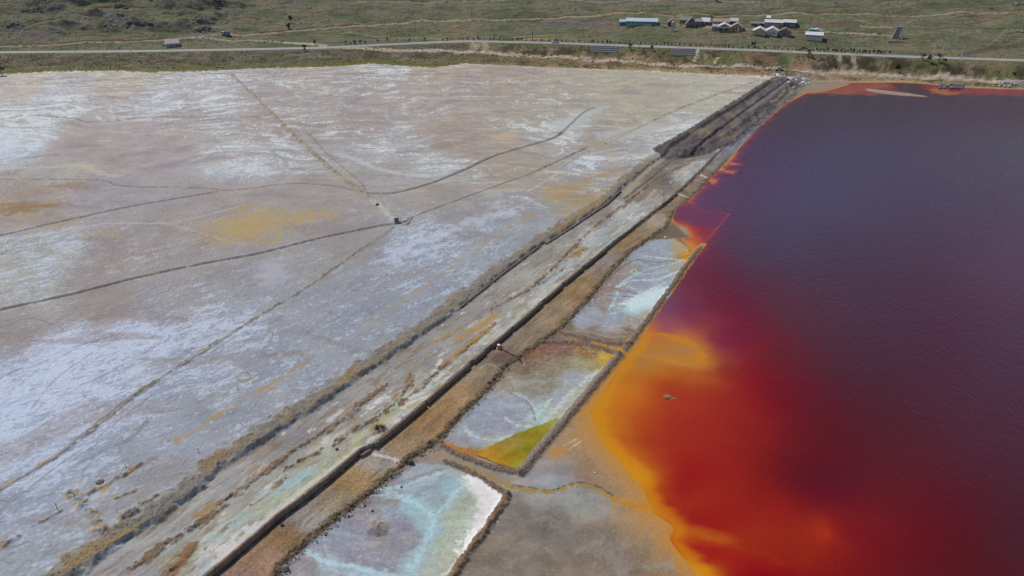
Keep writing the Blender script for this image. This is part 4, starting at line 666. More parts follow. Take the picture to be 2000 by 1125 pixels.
wob = fbm(wx_, wy_, 14, 4, 401); wob2 = fbm(wx_, wy_, 3.5, 3, 403)
sw = np.clip((uw * 0 + 160) / 160, 0, 1) * np.clip(dw / 130, .2, 1.2)
kw = np.clip(vw / 700, .12, 1)
wc = tps(LK, uw + wob * 44 * kw + wob2 * 9 * kw, vw + fbm(wx_, wy_, 14, 4, 407) * 26 * kw + fbm(wx_, wy_, 3.5, 3, 409) * 6 * kw)
def wstroke(c, px, w, col, m, nz=.3):
    L = smooth_line(line(px, 0), 5); d, _ = seg_dist(L, wx_, wy_); d = d + wob2 * w * nz * 2; return mix(c, col, ss(w, w * .2, d) * m)
wn_ = fbm(wx_, wy_, 5, 4, 421); wn2_ = fbm(wx_ / 3.5, wy_, 4, 4, 423)
def wblob(c, px, col, m, soft, nz, nn=None):
    P = smooth_line(line(px + [px[0]], 0), 4); d = poly_sd(P, wx_, wy_) + (wn_ if nn is None else nn) * nz * 2; return mix(c, col, ss(-soft, soft, d) * m)
wc = wstroke(wc, [(1335, 403), (1380, 411), (1420, 417), (1422, 421), (1412, 432)], .55, (170, 62, 60), .8); wc = wstroke(wc, [(1335, 399), (1400, 407), (1440, 411)], .35, (140, 60, 80), .5)
wc = wstroke(wc, [(1422, 420), (1395, 452), (1372, 478), (1360, 494)], .55, (186, 92, 56), .75)
wc = wblob(wc, [(1302, 1020), (1345, 1028), (1390, 1042), (1450, 1064), (1520, 1092), (1440, 1072), (1380, 1056), (1320, 1040)], (188, 112, 24), .65, 1.6, 1.4, wn2_)
wc = wblob(wc, [(1262, 650), (1310, 655), (1360, 676), (1392, 712), (1340, 720), (1290, 704), (1340, 698), (1352, 686), (1320, 668)], (190, 126, 40), .5, 1.6, 1.6, wn2_)
wc = wstroke(wc, [(1258, 652), (1300, 655), (1345, 668), (1370, 690), (1365, 706)], 1.3, (198, 128, 22), .55, .9)
wc = wstroke(wc, [(1240, 690), (1290, 700), (1340, 712), (1390, 722)], 1.2, (192, 128, 52), .4, .9)
far_s = ss(150, 185, wy_) * ss(352, 335, wy_) * ss(88, 60, wx_ - (wy_ - 190) * .55)
dsh = np.maximum(sdw, 0) + wn_ * 3.4
wc = mix(wc, (146, 56, 68), np.exp(-np.maximum(dsh, 0) / 2.0) * far_s * .85)
wc = mix(wc, (192, 112, 56), np.exp(-np.maximum(dsh + .6, 0) / .75) * far_s * .9)
nm = ss(125, 112, wy_) * ss(-2, 2, wx_ - (wy_ - 70) * .2)
wc = mix(wc, (186, 132, 62), np.exp(-np.maximum(sdw + wn2_ * .8, 0) / .6) * nm * .9)
wc = mix(wc, (200, 132, 10), ss(.2, 1.0, sdw) * ss(3.4, 1.4, sdw + wn2_ * 2.5) * nm * .6)
# the pocket behind the drowned bund
PK = [(1312, 424), (1318, 404), (1420, 418), (1395, 452), (1354, 498), (1332, 470)]
wc = wblob(wc, PK, (112, 54, 80), .75, 1.0, .3); wc = wblob(wc, [(1330, 438), (1385, 445), (1392, 458), (1354, 497), (1332, 474)], (152, 46, 50), .8, 3.0, .8)
wc = wblob(wc, [(1312, 430), (1345, 440), (1372, 474), (1352, 498), (1326, 474)], (190, 92, 44), .85, 2.2, .6); wc = wblob(wc, [(1322, 466), (1350, 472), (1364, 486), (1352, 498), (1332, 484)], (196, 132, 44), .9, 1.2, .5)
wc = wblob(wc, [(1312, 430), (1330, 441), (1345, 446), (1352, 462), (1338, 462), (1318, 445)], (196, 128, 50), .8, 1.0, .4)
# pale tongues of salt at the track edge
for px_ in ([(1396, 322), (1415, 318), (1432, 320)], [(1390, 333), (1408, 331), (1422, 335)], [(1372, 352), (1384, 350), (1394, 355)]):
    wc = wstroke(wc, px_, 3.4, (168, 70, 70), .8, .8); wc = wstroke(wc, px_, 2.0, (200, 120, 60), .8, .8)
    if px_[0][0] > 1380: wc = wstroke(wc, px_[:2], .9, (190, 180, 160), .8, .8)
# shallows along the far shore
wc = wblob(wc, [(1560, 178), (1640, 166), (1662, 158), (2500, 166), (2500, 190), (2000, 186), (1870, 185), (1815, 189), (1690, 185), (1600, 184)], (128, 64, 62), .85, 3.0, 5)
wc = wblob(wc, [(1560, 178), (1640, 166), (1662, 158), (1725, 158), (1745, 172), (1715, 180), (1690, 184), (1600, 183)], (170, 108, 66), .8, 2.0, 7, wn2_)
wc = wblob(wc, [(1800, 158), (1900, 168), (2500, 172), (2500, 188), (1990, 185), (1900, 186), (1850, 184), (1815, 178)], (158, 90, 56), .8, 3.0, 8, wn2_)
wc = wblob(wc, [(1812, 180), (1835, 172), (1860, 180), (1880, 186), (1850, 187)], (190, 130, 70), .8, 2.0, 4, wn2_)
wc = wblob(wc, [(1738, 156), (1782, 158), (1795, 168), (1812, 178), (1850, 188), (1900, 190), (1830, 196), (1780, 184), (1750, 172)], (92, 66, 76), .95, 2.5, 2)
wc = mix(wc, (150, 60, 70), np.exp(-np.maximum(dsh - 1, 0) / 3.0) * ss(330, 345, wy_) * ss(150, 175, wx_) * .25)
wc = np.clip(wc, 6, 240)
# the seen colour is body colour + sky mirrored in the surface; keep only the body part
cosi = HC / np.sqrt(wx_ ** 2 + wy_ ** 2 + HC ** 2); fres = 0.02 + 0.98 * (1 - cosi) ** 5
SKYREF = np.array([0.30, 0.36, 0.46])
wl_ = lin(wc) / LIGHT
body = np.maximum(wl_ * 1.03 - .62 * fres[:, None] * SKYREF[None, :], wl_ * .12)
body = np.clip(body, .002, .8).astype(f32)
wi = np.arange(wx_.size).reshape(wX.shape); WF = np.stack([wi[:-1, :-1], wi[:-1, 1:], wi[1:, 1:], wi[1:, :-1]], -1).reshape(-1, 4)
WF = WF[(sdw[WF] > -1.2).any(1)]
def sheet(name, vx, vy, vz, f, colr, mat):
    u, inv = np.unique(f.ravel(), return_inverse=True); inv = inv.astype(np.int32)
    me = bpy.data.meshes.new(name); me.vertices.add(len(u)); me.vertices.foreach_set('co', np.stack([vx[u], vy[u], np.full(len(u), vz)], 1).astype(f32).ravel())
    me.loops.add(len(inv)); me.loops.foreach_set('vertex_index', inv); me.polygons.add(len(f)); me.polygons.foreach_set('loop_start', np.arange(len(f), dtype=np.int32) * 4); me.update(calc_edges=True)
    me.polygons.foreach_set('use_smooth', np.ones(len(f), bool))
    ca = me.color_attributes.new('Col', 'FLOAT_COLOR', 'POINT'); ca.data.foreach_set('color', np.concatenate([colr[u], np.ones((len(u), 1), f32)], 1).ravel())
    me.materials.append(mat); o = bpy.data.objects.new(name, me); COL.objects.link(o); return o
tag(sheet('lake_water', wx_, wy_, 0.0, WF, body, water_mat('lake_surface')), kind='structure')
# green pool in the middle pond
gx, gy_ = np.meshgrid(np.linspace(GREEN[:, 0].min() - 1, GREEN[:, 0].max() + 1, 150), np.linspace(GREEN[:, 1].min() - 1, GREEN[:, 1].max() + 1, 150))
gx, gy_ = gx.ravel(), gy_.ravel(); sg = poly_sd(GREEN, gx, gy_) + fbm(gx, gy_, 2, 3, 411) * .4
dg = depth_at(gy_, .1); ug = 1000 + FPX * gx / dg; vg = 562.5 + FPX * ((HC - .1) * CP - gy_ * SP) / dg
gc = shep([(1080,832,150,146,60),(1068,850,134,126,26),(1040,862,142,128,22),(1000,872,150,132,60),(1035,885,128,120,22),(1015,910,150,146,40),(985,905,160,124,18),(960,895,172,128,24),(945,890,176,132,44),(1000,890,150,124,14),(1060,868,132,124,24)], ug, vg, 1.3, 5, 2)
gc = gc + fbm(gx, gy_, 1.5, 3, 413)[:, None] * 24
gb = np.clip(lin(np.clip(gc, 5, 230)) / LIGHT, .003, .8).astype(f32)
gi = np.arange(gx.size).reshape(150, 150); GF = np.stack([gi[:-1, :-1], gi[:-1, 1:], gi[1:, 1:], gi[1:, :-1]], -1).reshape(-1, 4); GF = GF[(sg[GF] > 0).all(1)]
tag(sheet('pond_water', gx, gy_, 0.22, GF, gb, water_mat('pond_surface', .12, .3)), kind='structure')

# ================================================================== OBJECTS
ZGRID = Z.reshape(NR, NC)
def gz(x, y):
    """ground height at a point, read off the lattice"""
    r = np.clip(np.searchsorted(rows, y) - 1, 0, NR - 2)
    rr = r if abs(rows[r] - y) < abs(rows[r + 1] - y) else r + 1
    cidx = np.clip(np.searchsorted(GXX[rr], x), 1, NC - 1)
    return float(min(ZGRID[rr, cidx], ZGRID[rr, cidx - 1]))
class MB:
    def __init__(s): s.v = []; s.f = []
    def poly(s, pts):
        b = len(s.v); s.v += [tuple(p) for p in pts]; s.f.append(tuple(range(b, b + len(pts)))); return s
    def box(s, x0, x1, y0, y1, z0, z1):
        b = len(s.v); s.v += [(x0, y0, z0), (x1, y0, z0), (x1, y1, z0), (x0, y1, z0), (x0, y0, z1), (x1, y0, z1), (x1, y1, z1), (x0, y1, z1)]
        s.f += [tuple(b + k for k in q) for q in ((0, 3, 2, 1), (4, 5, 6, 7), (0, 1, 5, 4), (1, 2, 6, 5), (2, 3, 7, 6), (3, 0, 4, 7))]; return s
    def hexa(s, p8):
        b = len(s.v); s.v += [tuple(p) for p in p8]
        s.f += [tuple(b + k for k in q) for q in ((0, 3, 2, 1), (4, 5, 6, 7), (0, 1, 5, 4), (1, 2, 6, 5), (2, 3, 7, 6), (3, 0, 4, 7))]; return s
    def bar(s, p, q, r0, r1=None, n=7):
        p, q = Vector(p), Vector(q); r1 = r0 if r1 is None else r1; d = (q - p).normalized()
        a = d.orthogonal().normalized(); c = d.cross(a); b = len(s.v)
        for o, r in ((p, r0), (q, r1)):
            for k in range(n):
                t = 2 * math.pi * k / n; s.v.append(tuple(o + a * (r * math.cos(t)) + c * (r * math.sin(t))))
        for k in range(n): s.f.append((b + k, b + (k + 1) % n, b + n + (k + 1) % n, b + n + k))
        s.f.append(tuple(b + k for k in reversed(range(n)))); s.f.append(tuple(b + n + k for k in range(n))); return s
    def lump(s, c, r, seed, nu=9, nv=6, sq=(1, 1, 1), jag=.35):
        rs = random.Random(int(seed)); b = len(s.v); cx, cy, cz = c
        for i in range(nv + 1):
            th = math.pi * i / nv
            for j in range(nu):
                ph = 2 * math.pi * j / nu; k = r * (1 + rs.uniform(-jag, jag))
                if i in (0, nv): k = r * .9
                s.v.append((cx + k * sq[0] * math.sin(th) * math.cos(ph), cy + k * sq[1] * math.sin(th) * math.sin(ph), cz + k * sq[2] * math.cos(th)))
        for i in range(nv):
            for j in range(nu):
                s.f.append((b + i * nu + j, b + (i + 1) * nu + j, b + (i + 1) * nu + (j + 1) % nu, b + i * nu + (j + 1) % nu))
        return s
    def mesh(s, name, mat, smooth=False):
        me = bpy.data.meshes.new(name); me.from_pydata(s.v, [], s.f); me.update(); me.materials.append(mat)
        if smooth: me.polygons.foreach_set('use_smooth', [True] * len(me.polygons))
        return me
    def build(s, name, mat, parent=None, smooth=False):
        o = bpy.data.objects.new(name, s.mesh(name, mat, smooth)); COL.objects.link(o)
        if parent: o.parent = parent
        return o
def empty(name, loc, rz=0):
    o = bpy.data.objects.new(name, None); COL.objects.link(o); o.location = loc; o.rotation_euler = (0, 0, rz); o.empty_display_size = .5; return o
def copy_thing(o):
    c = o.copy(); COL.objects.link(c)
    for ch in o.children:
        k = ch.copy(); COL.objects.link(k); k.parent = c
        for g in ch.children:
            q = g.copy(); COL.objects.link(q); q.parent = k
    return c
def hillpt(px, py):
    p = march([(px, py)])[0]; return float(p[0]), float(p[1]), gz(p[0], p[1])
def mpp(y, z): return depth_at(y, z) / FPX                 # metres per photo pixel there

# ---- timber retaining wall between terrace and track
WOOD = flat_mat('old_dark_timber', (128, 108, 96), .9, .4, 2.2, bump=.6)
PALEW = flat_mat('weathered_post', (112, 98, 84), .9, .3, 3, bump=.4)
def wall(px, z0, z1, label, group, seed, mat=WOOD, off=-.16, th=.28, jag=.05, zc=1.35):
    L = line(px, zc); P = [L[0]]
    for a_, b_ in zip(L[:-1], L[1:]):
        n = max(1, int(np.hypot(*(b_ - a_)) / .35))
        for k in range(1, n + 1): P.append(a_ + (b_ - a_) * k / n)
    P = np.array(P); T_ = np.gradient(P, axis=0); T_ /= np.linalg.norm(T_, axis=1)[:, None]; Nn = np.stack([T_[:, 1], -T_[:, 0]], 1)  # to the right of travel
    rs = np.random.RandomState(seed); mb = MB(); n = len(P); top = z1 + np.cumsum(rs.normal(0, .012, n)) * .5 + rs.uniform(-jag, jag, n); fo = rs.uniform(-.03, .03, n)
    for k in range(n):
        f_ = P[k] - Nn[k] * (off) * -1 + Nn[k] * fo[k]; b_ = f_ - Nn[k] * th
        f_ = P[k] + Nn[k] * (-off + fo[k]); b_ = P[k] + Nn[k] * (-off - th)
        mb.v += [(f_[0] + Nn[k][0] * .06, f_[1] + Nn[k][1] * .06, z0), (f_[0], f_[1], top[k]), (b_[0], b_[1], top[k] - .02), (b_[0], b_[1], z0)]
    for k in range(n - 1):
        a0, b0 = 4 * k, 4 * k + 4
        for j in range(4):
            j2 = (j + 1) % 4; mb.f.append((a0 + j, a0 + j2, b0 + j2, b0 + j))
    mb.f.append((0, 1, 2, 3)); mb.f.append((4 * n - 1, 4 * n - 2, 4 * n - 3, 4 * n - 4))
    o = mb.build('retaining_wall', mat); return tag(o, label, 'retaining wall', group)
GW = 'dark timber retaining walls along the dirt track'
for k, (px, z1, lb) in enumerate([
    ([(1183, 485), (1142, 518)], 1.40, 'short dark timber wall section, farthest of the row along the track'),
    ([(1137, 522), (1102, 551)], 1.38, 'dark timber wall section just nearer than the farthest one of the row'),
    ([(1097, 556), (1064, 584)], 1.40, 'dark timber wall section beside the narrow middle of the upper pond'),
    ([(1058, 590), (1026, 618), (1002, 638)], 1.40, 'long straight dark timber wall section above the orange pump'),
    ([(997, 642), (960, 673)], 1.40, 'dark timber wall section right behind the orange pump'),
    ([(947, 684), (924, 703)], 1.38, 'shortest dark timber wall section, between two gaps left of the orange pump'),
    ([(917, 710), (838, 778), (833, 783)], 1.44, 'long dark timber wall section opposite the brown mound side gap'),
    ([(831, 785), (770, 836), (731, 867)], 1.44, 'dark timber wall section passing the round brown mound'),
    ([(724, 873), (704, 885)], .95, 'low sunken piece of timber wall beside the white salt seep'),
    ([(702, 878), (640, 931), (590, 970), (540, 1006), (500, 1041), (440, 1092), (395, 1128), (330, 1185)], 1.44, 'longest dark timber wall section, nearest the camera with posts behind it')]):
    wall(px, .1, z1, lb, GW, 20 + k)
GD = 'dark walls facing the old dyke'
wall([(1050, 482), (985, 530), (895, 601)], 1.0, 1.85, 'straight dark wall face set into the rough ochre bank', GD, 41, WOOD, -.1, .35, .03, ZF)
wall([(1212, 370), (1185, 396), (1120, 440), (1066, 474)], 1.0, 1.75, 'dark wall face of the old dyke below the spoil embankment', GD, 42, WOOD, -.1, .35, .08, ZF)
GP = 'upright posts along the timber wall'
for k, (px, py, h, lb) in enumerate([(617, 948, 1.15, 'leaning thin post on the near timber wall, above the pale seep'), (593, 967, 1.5, 'tallest thin post standing at the near timber wall'), (566, 988, 1.1, 'thin dark post at the near timber wall, lowest of three in a row'), (723, 868, 1.2, 'splintered dark post at the sunken wall piece'), (643, 929, .9, 'stubby post at the wall behind a grey boulder'), (843, 741, 1.3, 'dark stake standing beside a brown ridge on the terrace'), (967, 590, 1.2, 'lone dark stake on the pale terrace below the dyke wall'), (248, 914, .8, 'dark stub standing on the grey salt flat'), (388, 884, .7, 'dark stub at the foot of the rough bank'), (147, 972, .8, 'leaning stick beside the L shaped ochre ridge'), (111, 991, .9, 'dark stick on the grey flat left of the L shaped ridge'), (465, 762, .6, 'dark stub on the flat above the ochre streak'), (837, 777, .9, 'broken yellowish stake in the timber wall')]):
    x, y = at(px, py, 1.5 if k < 7 or k == 12 else ZF); z = gz(x, y); m_ = MB().bar((0, 0, -.3), (random.uniform(-.18, .05), random.uniform(-.05, .1), h), .055, .04, 6)
    if k in (3, 12): m_.bar((.1, 0, -.2), (-.35, .1, h * .75), .05, .03, 5); m_.bar((.25, -.1, -.2), (.75, -.25, h * .2), .05, .03, 5)
    o = m_.build('wooden_post', WOOD); o.location = (x, y, z); tag(o, lb, 'post', GP)

# ---- boulders
STONE = flat_mat('grey_stone', (128, 124, 124), .9, .35, 1.8, bump=.6); PALE = flat_mat('pale_stone', (176, 172, 168), .9, .2, 2, bump=.5); DARKST = flat_mat('dark_stone', (82, 76, 76), .9, .3, 2, bump=.5); WHITE = flat_mat('white_salt_block', (214, 212, 212), .8, .1, 1.2, bump=.4)
for k, (px, py, z, r, mt, lb) in enumerate([(557, 1110, .4, .55, STONE, 'grey boulder on the track edge at the near pond corner'), (551, 1026, .4, .3, DARKST, 'dark stone on the track below the nearest timber wall'), (667, 919, .4, .38, STONE, 'grey boulder at the foot of the timber wall'), (645, 938, .4, .25, DARKST, 'small dark stone at the wall foot left of the boulder'), (840, 866, .3, .35, DARKST, 'dark stone on the shoulder above the near pond'), (861, 862, .3, .32, STONE, 'grey stone at the corner of the green pond'), (955, 750, .3, .35, DARKST, 'dark boulder on the rubble edge above the middle pond'), (685, 988, .3, .3, STONE, 'grey stone at the rim of the near pond'), (727, 997, .2, .2, DARKST, 'small dark stone lying in the near pond'), (784, 951, .2, .18, DARKST, 'tiny dark stone near the upper edge of the near pond'), (907, 1036, .2, .15, WHITE, 'tiny white stone on the pale green pond floor'), (658, 876, 1.5, .28, DARKST, 'dark stone on the pale green terrace'), (803, 904, .3, .5, DARKST, 'dark rubble lump where the salt seep crosses the shoulder'), (195, 941, ZF, .6, PALE, 'pale grey boulder on the grey flat by the L ridge'), (737, 401, ZF, .5, DARKST, 'dark stone on the pale track strip across the flat'), (1162, 924, .1, .15, WHITE, 'tiny white stone on the mud beside the orange bloom'), (1124, 951, .1, .15, WHITE, 'tiny white stone beside the yellow stream'), (1300, 464, .2, .4, WHITE, 'white stone on the rubble spit of the upper pond')]):
    x, y = at(px, py, z); o = MB().lump((0, 0, r * .35), r, 60 + k, 9, 6, (1, .85, .75), .16).build('boulder', mt, smooth=False); o.location = (x, y, gz(x, y)); tag(o, lb, 'boulder', 'boulders around the ponds and track')
x, y = at(1303, 776, 0); o = MB().lump((0, 0, .0), .75, 88, 12, 6, (1.0, .8, .45), .15).lump((.95, -.35, -.05), .6, 89, 10, 6, (1.3, .45, .25), .15).build('islet', flat_mat('islet_mud', (150, 112, 70), .8, .3, 2, bump=.4)); o.location = (x, y, 0); tag(o, 'tiny tan islet with a stone sticking out of the orange water', 'islet')
# ---- rubble on the shoulder and bunds: uncountable
mb = MB(); rr = random.Random(5); tries = 0; js = np.nonzero((sh_c > .35) & (Y < 225) & (np.abs(U - 1000) < 1100))[0]
for k in RS.choice(js, 1300):
    r = rr.uniform(.04, .11) * (1 if rr.random() < .92 else 2.0); mb.lump((X[k] + rr.uniform(-.3, .3), Y[k] + rr.uniform(-.3, .3), Z[k] + r * .3), r, k, 6, 4, (1, 1, .75), .2)
for k in BUNDS:
    i, prof, sd = bund[k]; q = i[prof > .3]
    for k2 in RS.choice(q, 90):
        r = rr.uniform(.04, .09); mb.lump((X[k2], Y[k2], Z[k2] + r * .3), r, int(k2), 6, 4, (1, 1, .75), .2)
tag(mb.build('rubble', flat_mat('dark_rubble', (104, 92, 80), .95, .4, .9, bump=.5)), 'small dark rubble along the track shoulder and bunds', None, None, 'stuff')

# ---- orange pump beside the wall
ORNG = flat_mat('orange_paint', (200, 92, 48), .5, .15, 3); OWH = flat_mat('white_paint', (236, 222, 220), .5, .05, 3); ODK = flat_mat('dark_rubber', (62, 52, 52), .7, .1, 3); OPK = flat_mat('salmon_paint', (240, 170, 130), .5, .1, 3)
x, y = at(975, 681, .4); z = gz(x, y); R_ = empty('pump', (x, y, z)); tag(R_, 'small orange pump with a white cap on the track beside the timber wall', 'pump')
MB().box(-.55, .5, -.28, .28, 0, .16).build('skid', OPK, R_); MB().bar((-.35, 0, .42), (.4, 0, .42), .3, .3, 12).build('housing', ORNG, R_, True); MB().lump((-.05, 0, .84), .36, 3, 12, 7, (1.05, 1, .6), .03).build('cap', OWH, R_, True); MB().bar((.4, 0, .42), (.7, -.1, .3), .16, .14, 9).build('outlet', ODK, R_, True)
m_ = MB(); hp = line([(984, 684), (995, 690), (1010, 698), (1020, 706)], .45)
for a_, b_ in zip(hp[:-1], hp[1:]): m_.bar((*a_, gz(*a_) + .1), (*b_, gz(*b_) + .1), .09, .09, 6)
tag(m_.build('hose', ODK), 'dark hose running from the orange pump across the track', 'hose')
# ---- little sluice box on the flat
GREYC = flat_mat('grey_concrete', (130, 126, 124), .9, .2, 1.5, bump=.3)
x, y = at(776, 434, ZF); z = gz(x, y); R_ = empty('sluice_box', (x, y, z), .3); tag(R_, 'small grey sluice box where the channels on the flat meet', 'sluice box')
MB().box(-.75, -.55, -.5, .5, -.2, 1.2).box(.2, .4, -.5, .5, -.2, 1.2).box(-.55, .2, .35, .5, -.2, 1.0).build('frame', GREYC, R_); MB().box(-.55, .2, -.35, -.28, -.2, .8).build('gate', WOOD, R_); MB().bar((-.85, -.4, 1.25), (.5, -.4, 1.25), .06).build('beam', PALEW, R_)

# ---- white salt blocks at the head of the embankment
for k, (px, py, r) in enumerate([(1513, 146, 1.3), (1519, 147, 1.6), (1525, 149, 1.2), (1534, 147, .9), (1543, 150, 1.2), (1550, 151, 1.4), (1556, 153, .8), (1573, 151, 1.5), (1569, 156, 1.3), (1576, 158, 1.0), (1582, 156, .8), (1563, 159, .7), (1506, 151, 1.0), (1489, 154, .9), (1540, 163, .9), (1551, 168, .8)]):
    x, y, z = hillpt(px, py) if py < 150 else (*at(px, py, 2.0), 0); z = gz(x, y)
    o = MB().lump((0, 0, r * .2), r, 120 + k, 7, 5, (1.25, .8, .7), .28).build('salt_block', WHITE); o.location = (x, y, z); o.rotation_euler = (0, 0, k * 1.3)
    tag(o, 'jagged white block in the heap at the head of the embankment', 'salt block', 'white blocks heaped at the far end of the embankment')
# ---- rock heaps on the right shore
for (x0, x1, yy, n, mt, nm, lb) in [(1832, 1882, 167, 130, STONE, 'stone_heap', 'long grey heap of stones on the orange far shore'), (1952, 2010, 164, 150, PALE, 'rock_heap', 'scatter of pale rocks at the right end of the far shore')]:
    mb = MB()
    for k in range(n):
        px = random.uniform(x0, x1); py = yy + random.uniform(-3, 4.5); x, y = at(px, py, .6); r = random.uniform(.3, .8); mb.lump((x, y, max(gz(x, y), 0) + random.uniform(0, .6)), r, k, 6, 4, (1.2, .9, .7), .25)
    tag(mb.build(nm, mt), lb, 'stone heap')
# sand bar at the far shore
P = smooth_line(line([(1688, 174), (1700, 173.5), (1740, 178), (1790, 184.5), (1812, 189), (1780, 188), (1735, 184.5), (1700, 179), (1688, 174)], 0), 4); mb = MB(); cx, cy = P.mean(0)
mb.poly([(p[0], p[1], .02) for p in P]); mb.v += [(cx + (p[0] - cx) * .75, cy + (p[1] - cy) * .6, .18) for p in P]; n = len(P); mb.f = [(k, (k + 1) % n, n + (k + 1) % n, n + k) for k in range(n)] + [tuple(range(n, 2 * n))]
tag(mb.build('sand_bar', flat_mat('pale_sand', (150, 134, 122), .95, .3, .5)), kind='structure')

# ---- roads
def ribbon(name, pts, zf, w, mat, lift=.05, n=4):
    L = smooth_line(pts, n); T_ = np.gradient(L, axis=0); T_ /= np.linalg.norm(T_, axis=1)[:, None]; mb = MB()
    for p, t in zip(L, T_):
        nx, ny = -t[1], t[0]; z = zf(p)
        for s_ in (-1, -.33, .33, 1): mb.v.append((p[0] + nx * w * s_, p[1] + ny * w * s_, z + lift))
    for k in range(len(L) - 1):
        for j in range(3): mb.f.append((4 * k + j, 4 * k + j + 1, 4 * k + 5 + j, 4 * k + 4 + j))
    return mb.build(name, mat)
ASPH = flat_mat('light_grey_asphalt', (150, 150, 153), .9, .08, .4); LINE = flat_mat('road_paint', (200, 200, 198), .7, .05, .4)  # asphalt is one plain light grey
RP = RD[:, :2]; zroad = lambda p: float(np.interp(p[0], RD[:, 0], RD[:, 2]))
tag(ribbon('road', RP, zroad, 3.4, ASPH, .12, 6), kind='structure')
for s_ in (-3.0, 3.0):
    L = smooth_line(RP, 6); T_ = np.gradient(L, axis=0); T_ /= np.linalg.norm(T_, axis=1)[:, None]
    tag(ribbon('road_marking', L[::2] + np.stack([-T_[:, 1], T_[:, 0]], 1)[::2] * s_, zroad, .28, LINE, .128, 2), kind='structure')

# ---- buildings
def cm(rgb, rough=.8, var=.12): return flat_mat('paint_%d_%d_%d' % rgb, rgb, rough, var, .8)
GLASS = flat_mat('dark_glass', (52, 52, 56), .25, .1, 2)
def building(px0, px1, pyb, hw, hr, dep_, label, wallc, roofc, kind='long', name='house', wins=(), door=None, trim=None, cat='house', ov=.35, group=None, rows_=1):
    pc = (px0 + px1) / 2; x, y, z = hillpt(pc, pyb); k = mpp(y, z); w = (px1 - px0) * k / 2 * .97
    R_ = empty(name, (x, y, z), -math.atan2(x, y)); tag(R_, label, cat, group); d = dep_; mb = MB()
    if kind == 'long':                                   # ridge runs across the view
        mb.box(-w, w, 0, d, -1.2, hw); mb.v += [(-w, 0, hw), (-w, d, hw), (-w, d / 2, hw + hr), (w, 0, hw), (w, d, hw), (w, d / 2, hw + hr)]; b = len(mb.v) - 6; mb.f += [(b, b + 2, b + 1), (b + 3, b + 4, b + 5)]
        rf = MB(); t = .14
        for s_ in (0, 1):
            y0 = -ov if s_ == 0 else d + ov; zz = hw - hr * ov / (d / 2)
            rf.hexa([(-w - ov, y0, zz + .03), (w + ov, y0, zz + .03), (w + ov, d / 2, hw + hr + .03), (-w - ov, d / 2, hw + hr + .03), (-w - ov, y0, zz + t), (w + ov, y0, zz + t), (w + ov, d / 2, hw + hr + t), (-w - ov, d / 2, hw + hr + t)])
    elif kind == 'gable':                                # ridge runs away from the view, gable to the front
        mb.box(-w, w, 0, d, -1.2, hw); mb.v += [(-w, 0, hw), (w, 0, hw), (0, 0, hw + hr), (-w, d, hw), (w, d, hw), (0, d, hw + hr)]; b = len(mb.v) - 6; mb.f += [(b, b + 1, b + 2), (b + 3, b + 5, b + 4)]
        rf = MB(); t = .14
        for s_ in (-1, 1):
            x0 = s_ * (w + ov); zz = hw - hr * ov / w
            rf.hexa([(x0, -ov, zz + .03), (0, -ov, hw + hr + .03), (0, d + ov, hw + hr + .03), (x0, d + ov, zz + .03), (x0, -ov, zz + t), (0, -ov, hw + hr + t), (0, d + ov, hw + hr + t), (x0, d + ov, zz + t)])
    else:                                                # low mono-pitch roof falling to the front
        mb.hexa([(-w, 0, -1.2), (w, 0, -1.2), (w, d, -1.2), (-w, d, -1.2), (-w, 0, hw), (w, 0, hw), (w, d, hw + hr), (-w, d, hw + hr)])
        rf = MB(); t = .14; s_ = hr / d
        rf.hexa([(-w - ov, -ov, hw - s_ * ov + .03), (w + ov, -ov, hw - s_ * ov + .03), (w + ov, d + ov, hw + hr + s_ * ov + .03), (-w - ov, d + ov, hw + hr + s_ * ov + .03), (-w - ov, -ov, hw - s_ * ov + t), (w + ov, -ov, hw - s_ * ov + t), (w + ov, d + ov, hw + hr + s_ * ov + t), (-w - ov, d + ov, hw + hr + s_ * ov + t)])
    mb.build('wall', cm(wallc), R_); ro = rf.build('roof', cm(roofc, .6), R_)
    if trim: MB().box(-w - ov, w + ov, -ov - .08, -ov - .02, hw - (hr * ov / (d / 2) if kind == 'long' else 0) - .45, hw + .02).build('fascia', cm(trim), ro)
    for (u, zb, ww, hh) in wins: 
        wo = MB().box(u * w - ww / 2 - .1, u * w + ww / 2 + .1, -.05, .02, zb - .1, zb + hh + .1).build('window', cm((150, 148, 146)), R_)
        MB().box(u * w - ww / 2, u * w + ww / 2, -.08, -.052, zb, zb + hh).build('pane', GLASS, wo)
    if door: MB().box(door[0] * w - .5, door[0] * w + .5, -.07, -.01, -.2, 2.05).build('door', cm(door[1]), R_)
    return R_
BL_W = [(-.85, 1.1, 1.1, .9), (-.55, 1.1, 1.1, .9), (-.25, 1.1, 1.1, .9), (.05, 1.1, 1.1, .9), (.35, 1.1, 1.1, .9), (.62, 1.1, 1.1, .9), (.88, 1.1, 1.1, .9)]
building(1222, 1284, 49.5, 2.3, 1.6, 7, 'long low teal walled shed with a pale blue roof, farthest left of the settlement', (120, 144, 152), (190, 202, 214), 'long', 'long_shed', BL_W, (.75, (84, 84, 88)), (122, 136, 154), 'shed')
building(1210, 1222, 48.5, 2.0, 1.2, 4, 'small blue hut with a pale blue roof joined to the long teal shed', (100, 120, 144), (180, 198, 214), 'long', 'blue_hut', [(.4, .9, .8, .8)], None, None, 'hut')
building(1327, 1352, 45.5, 2.2, 1.6, 6, 'grey roofed shed behind the house with the steep gable', (124, 120, 120), (140, 138, 142), 'long', 'grey_shed', [(-.4, 1, .9, .8)], None, None, 'shed')
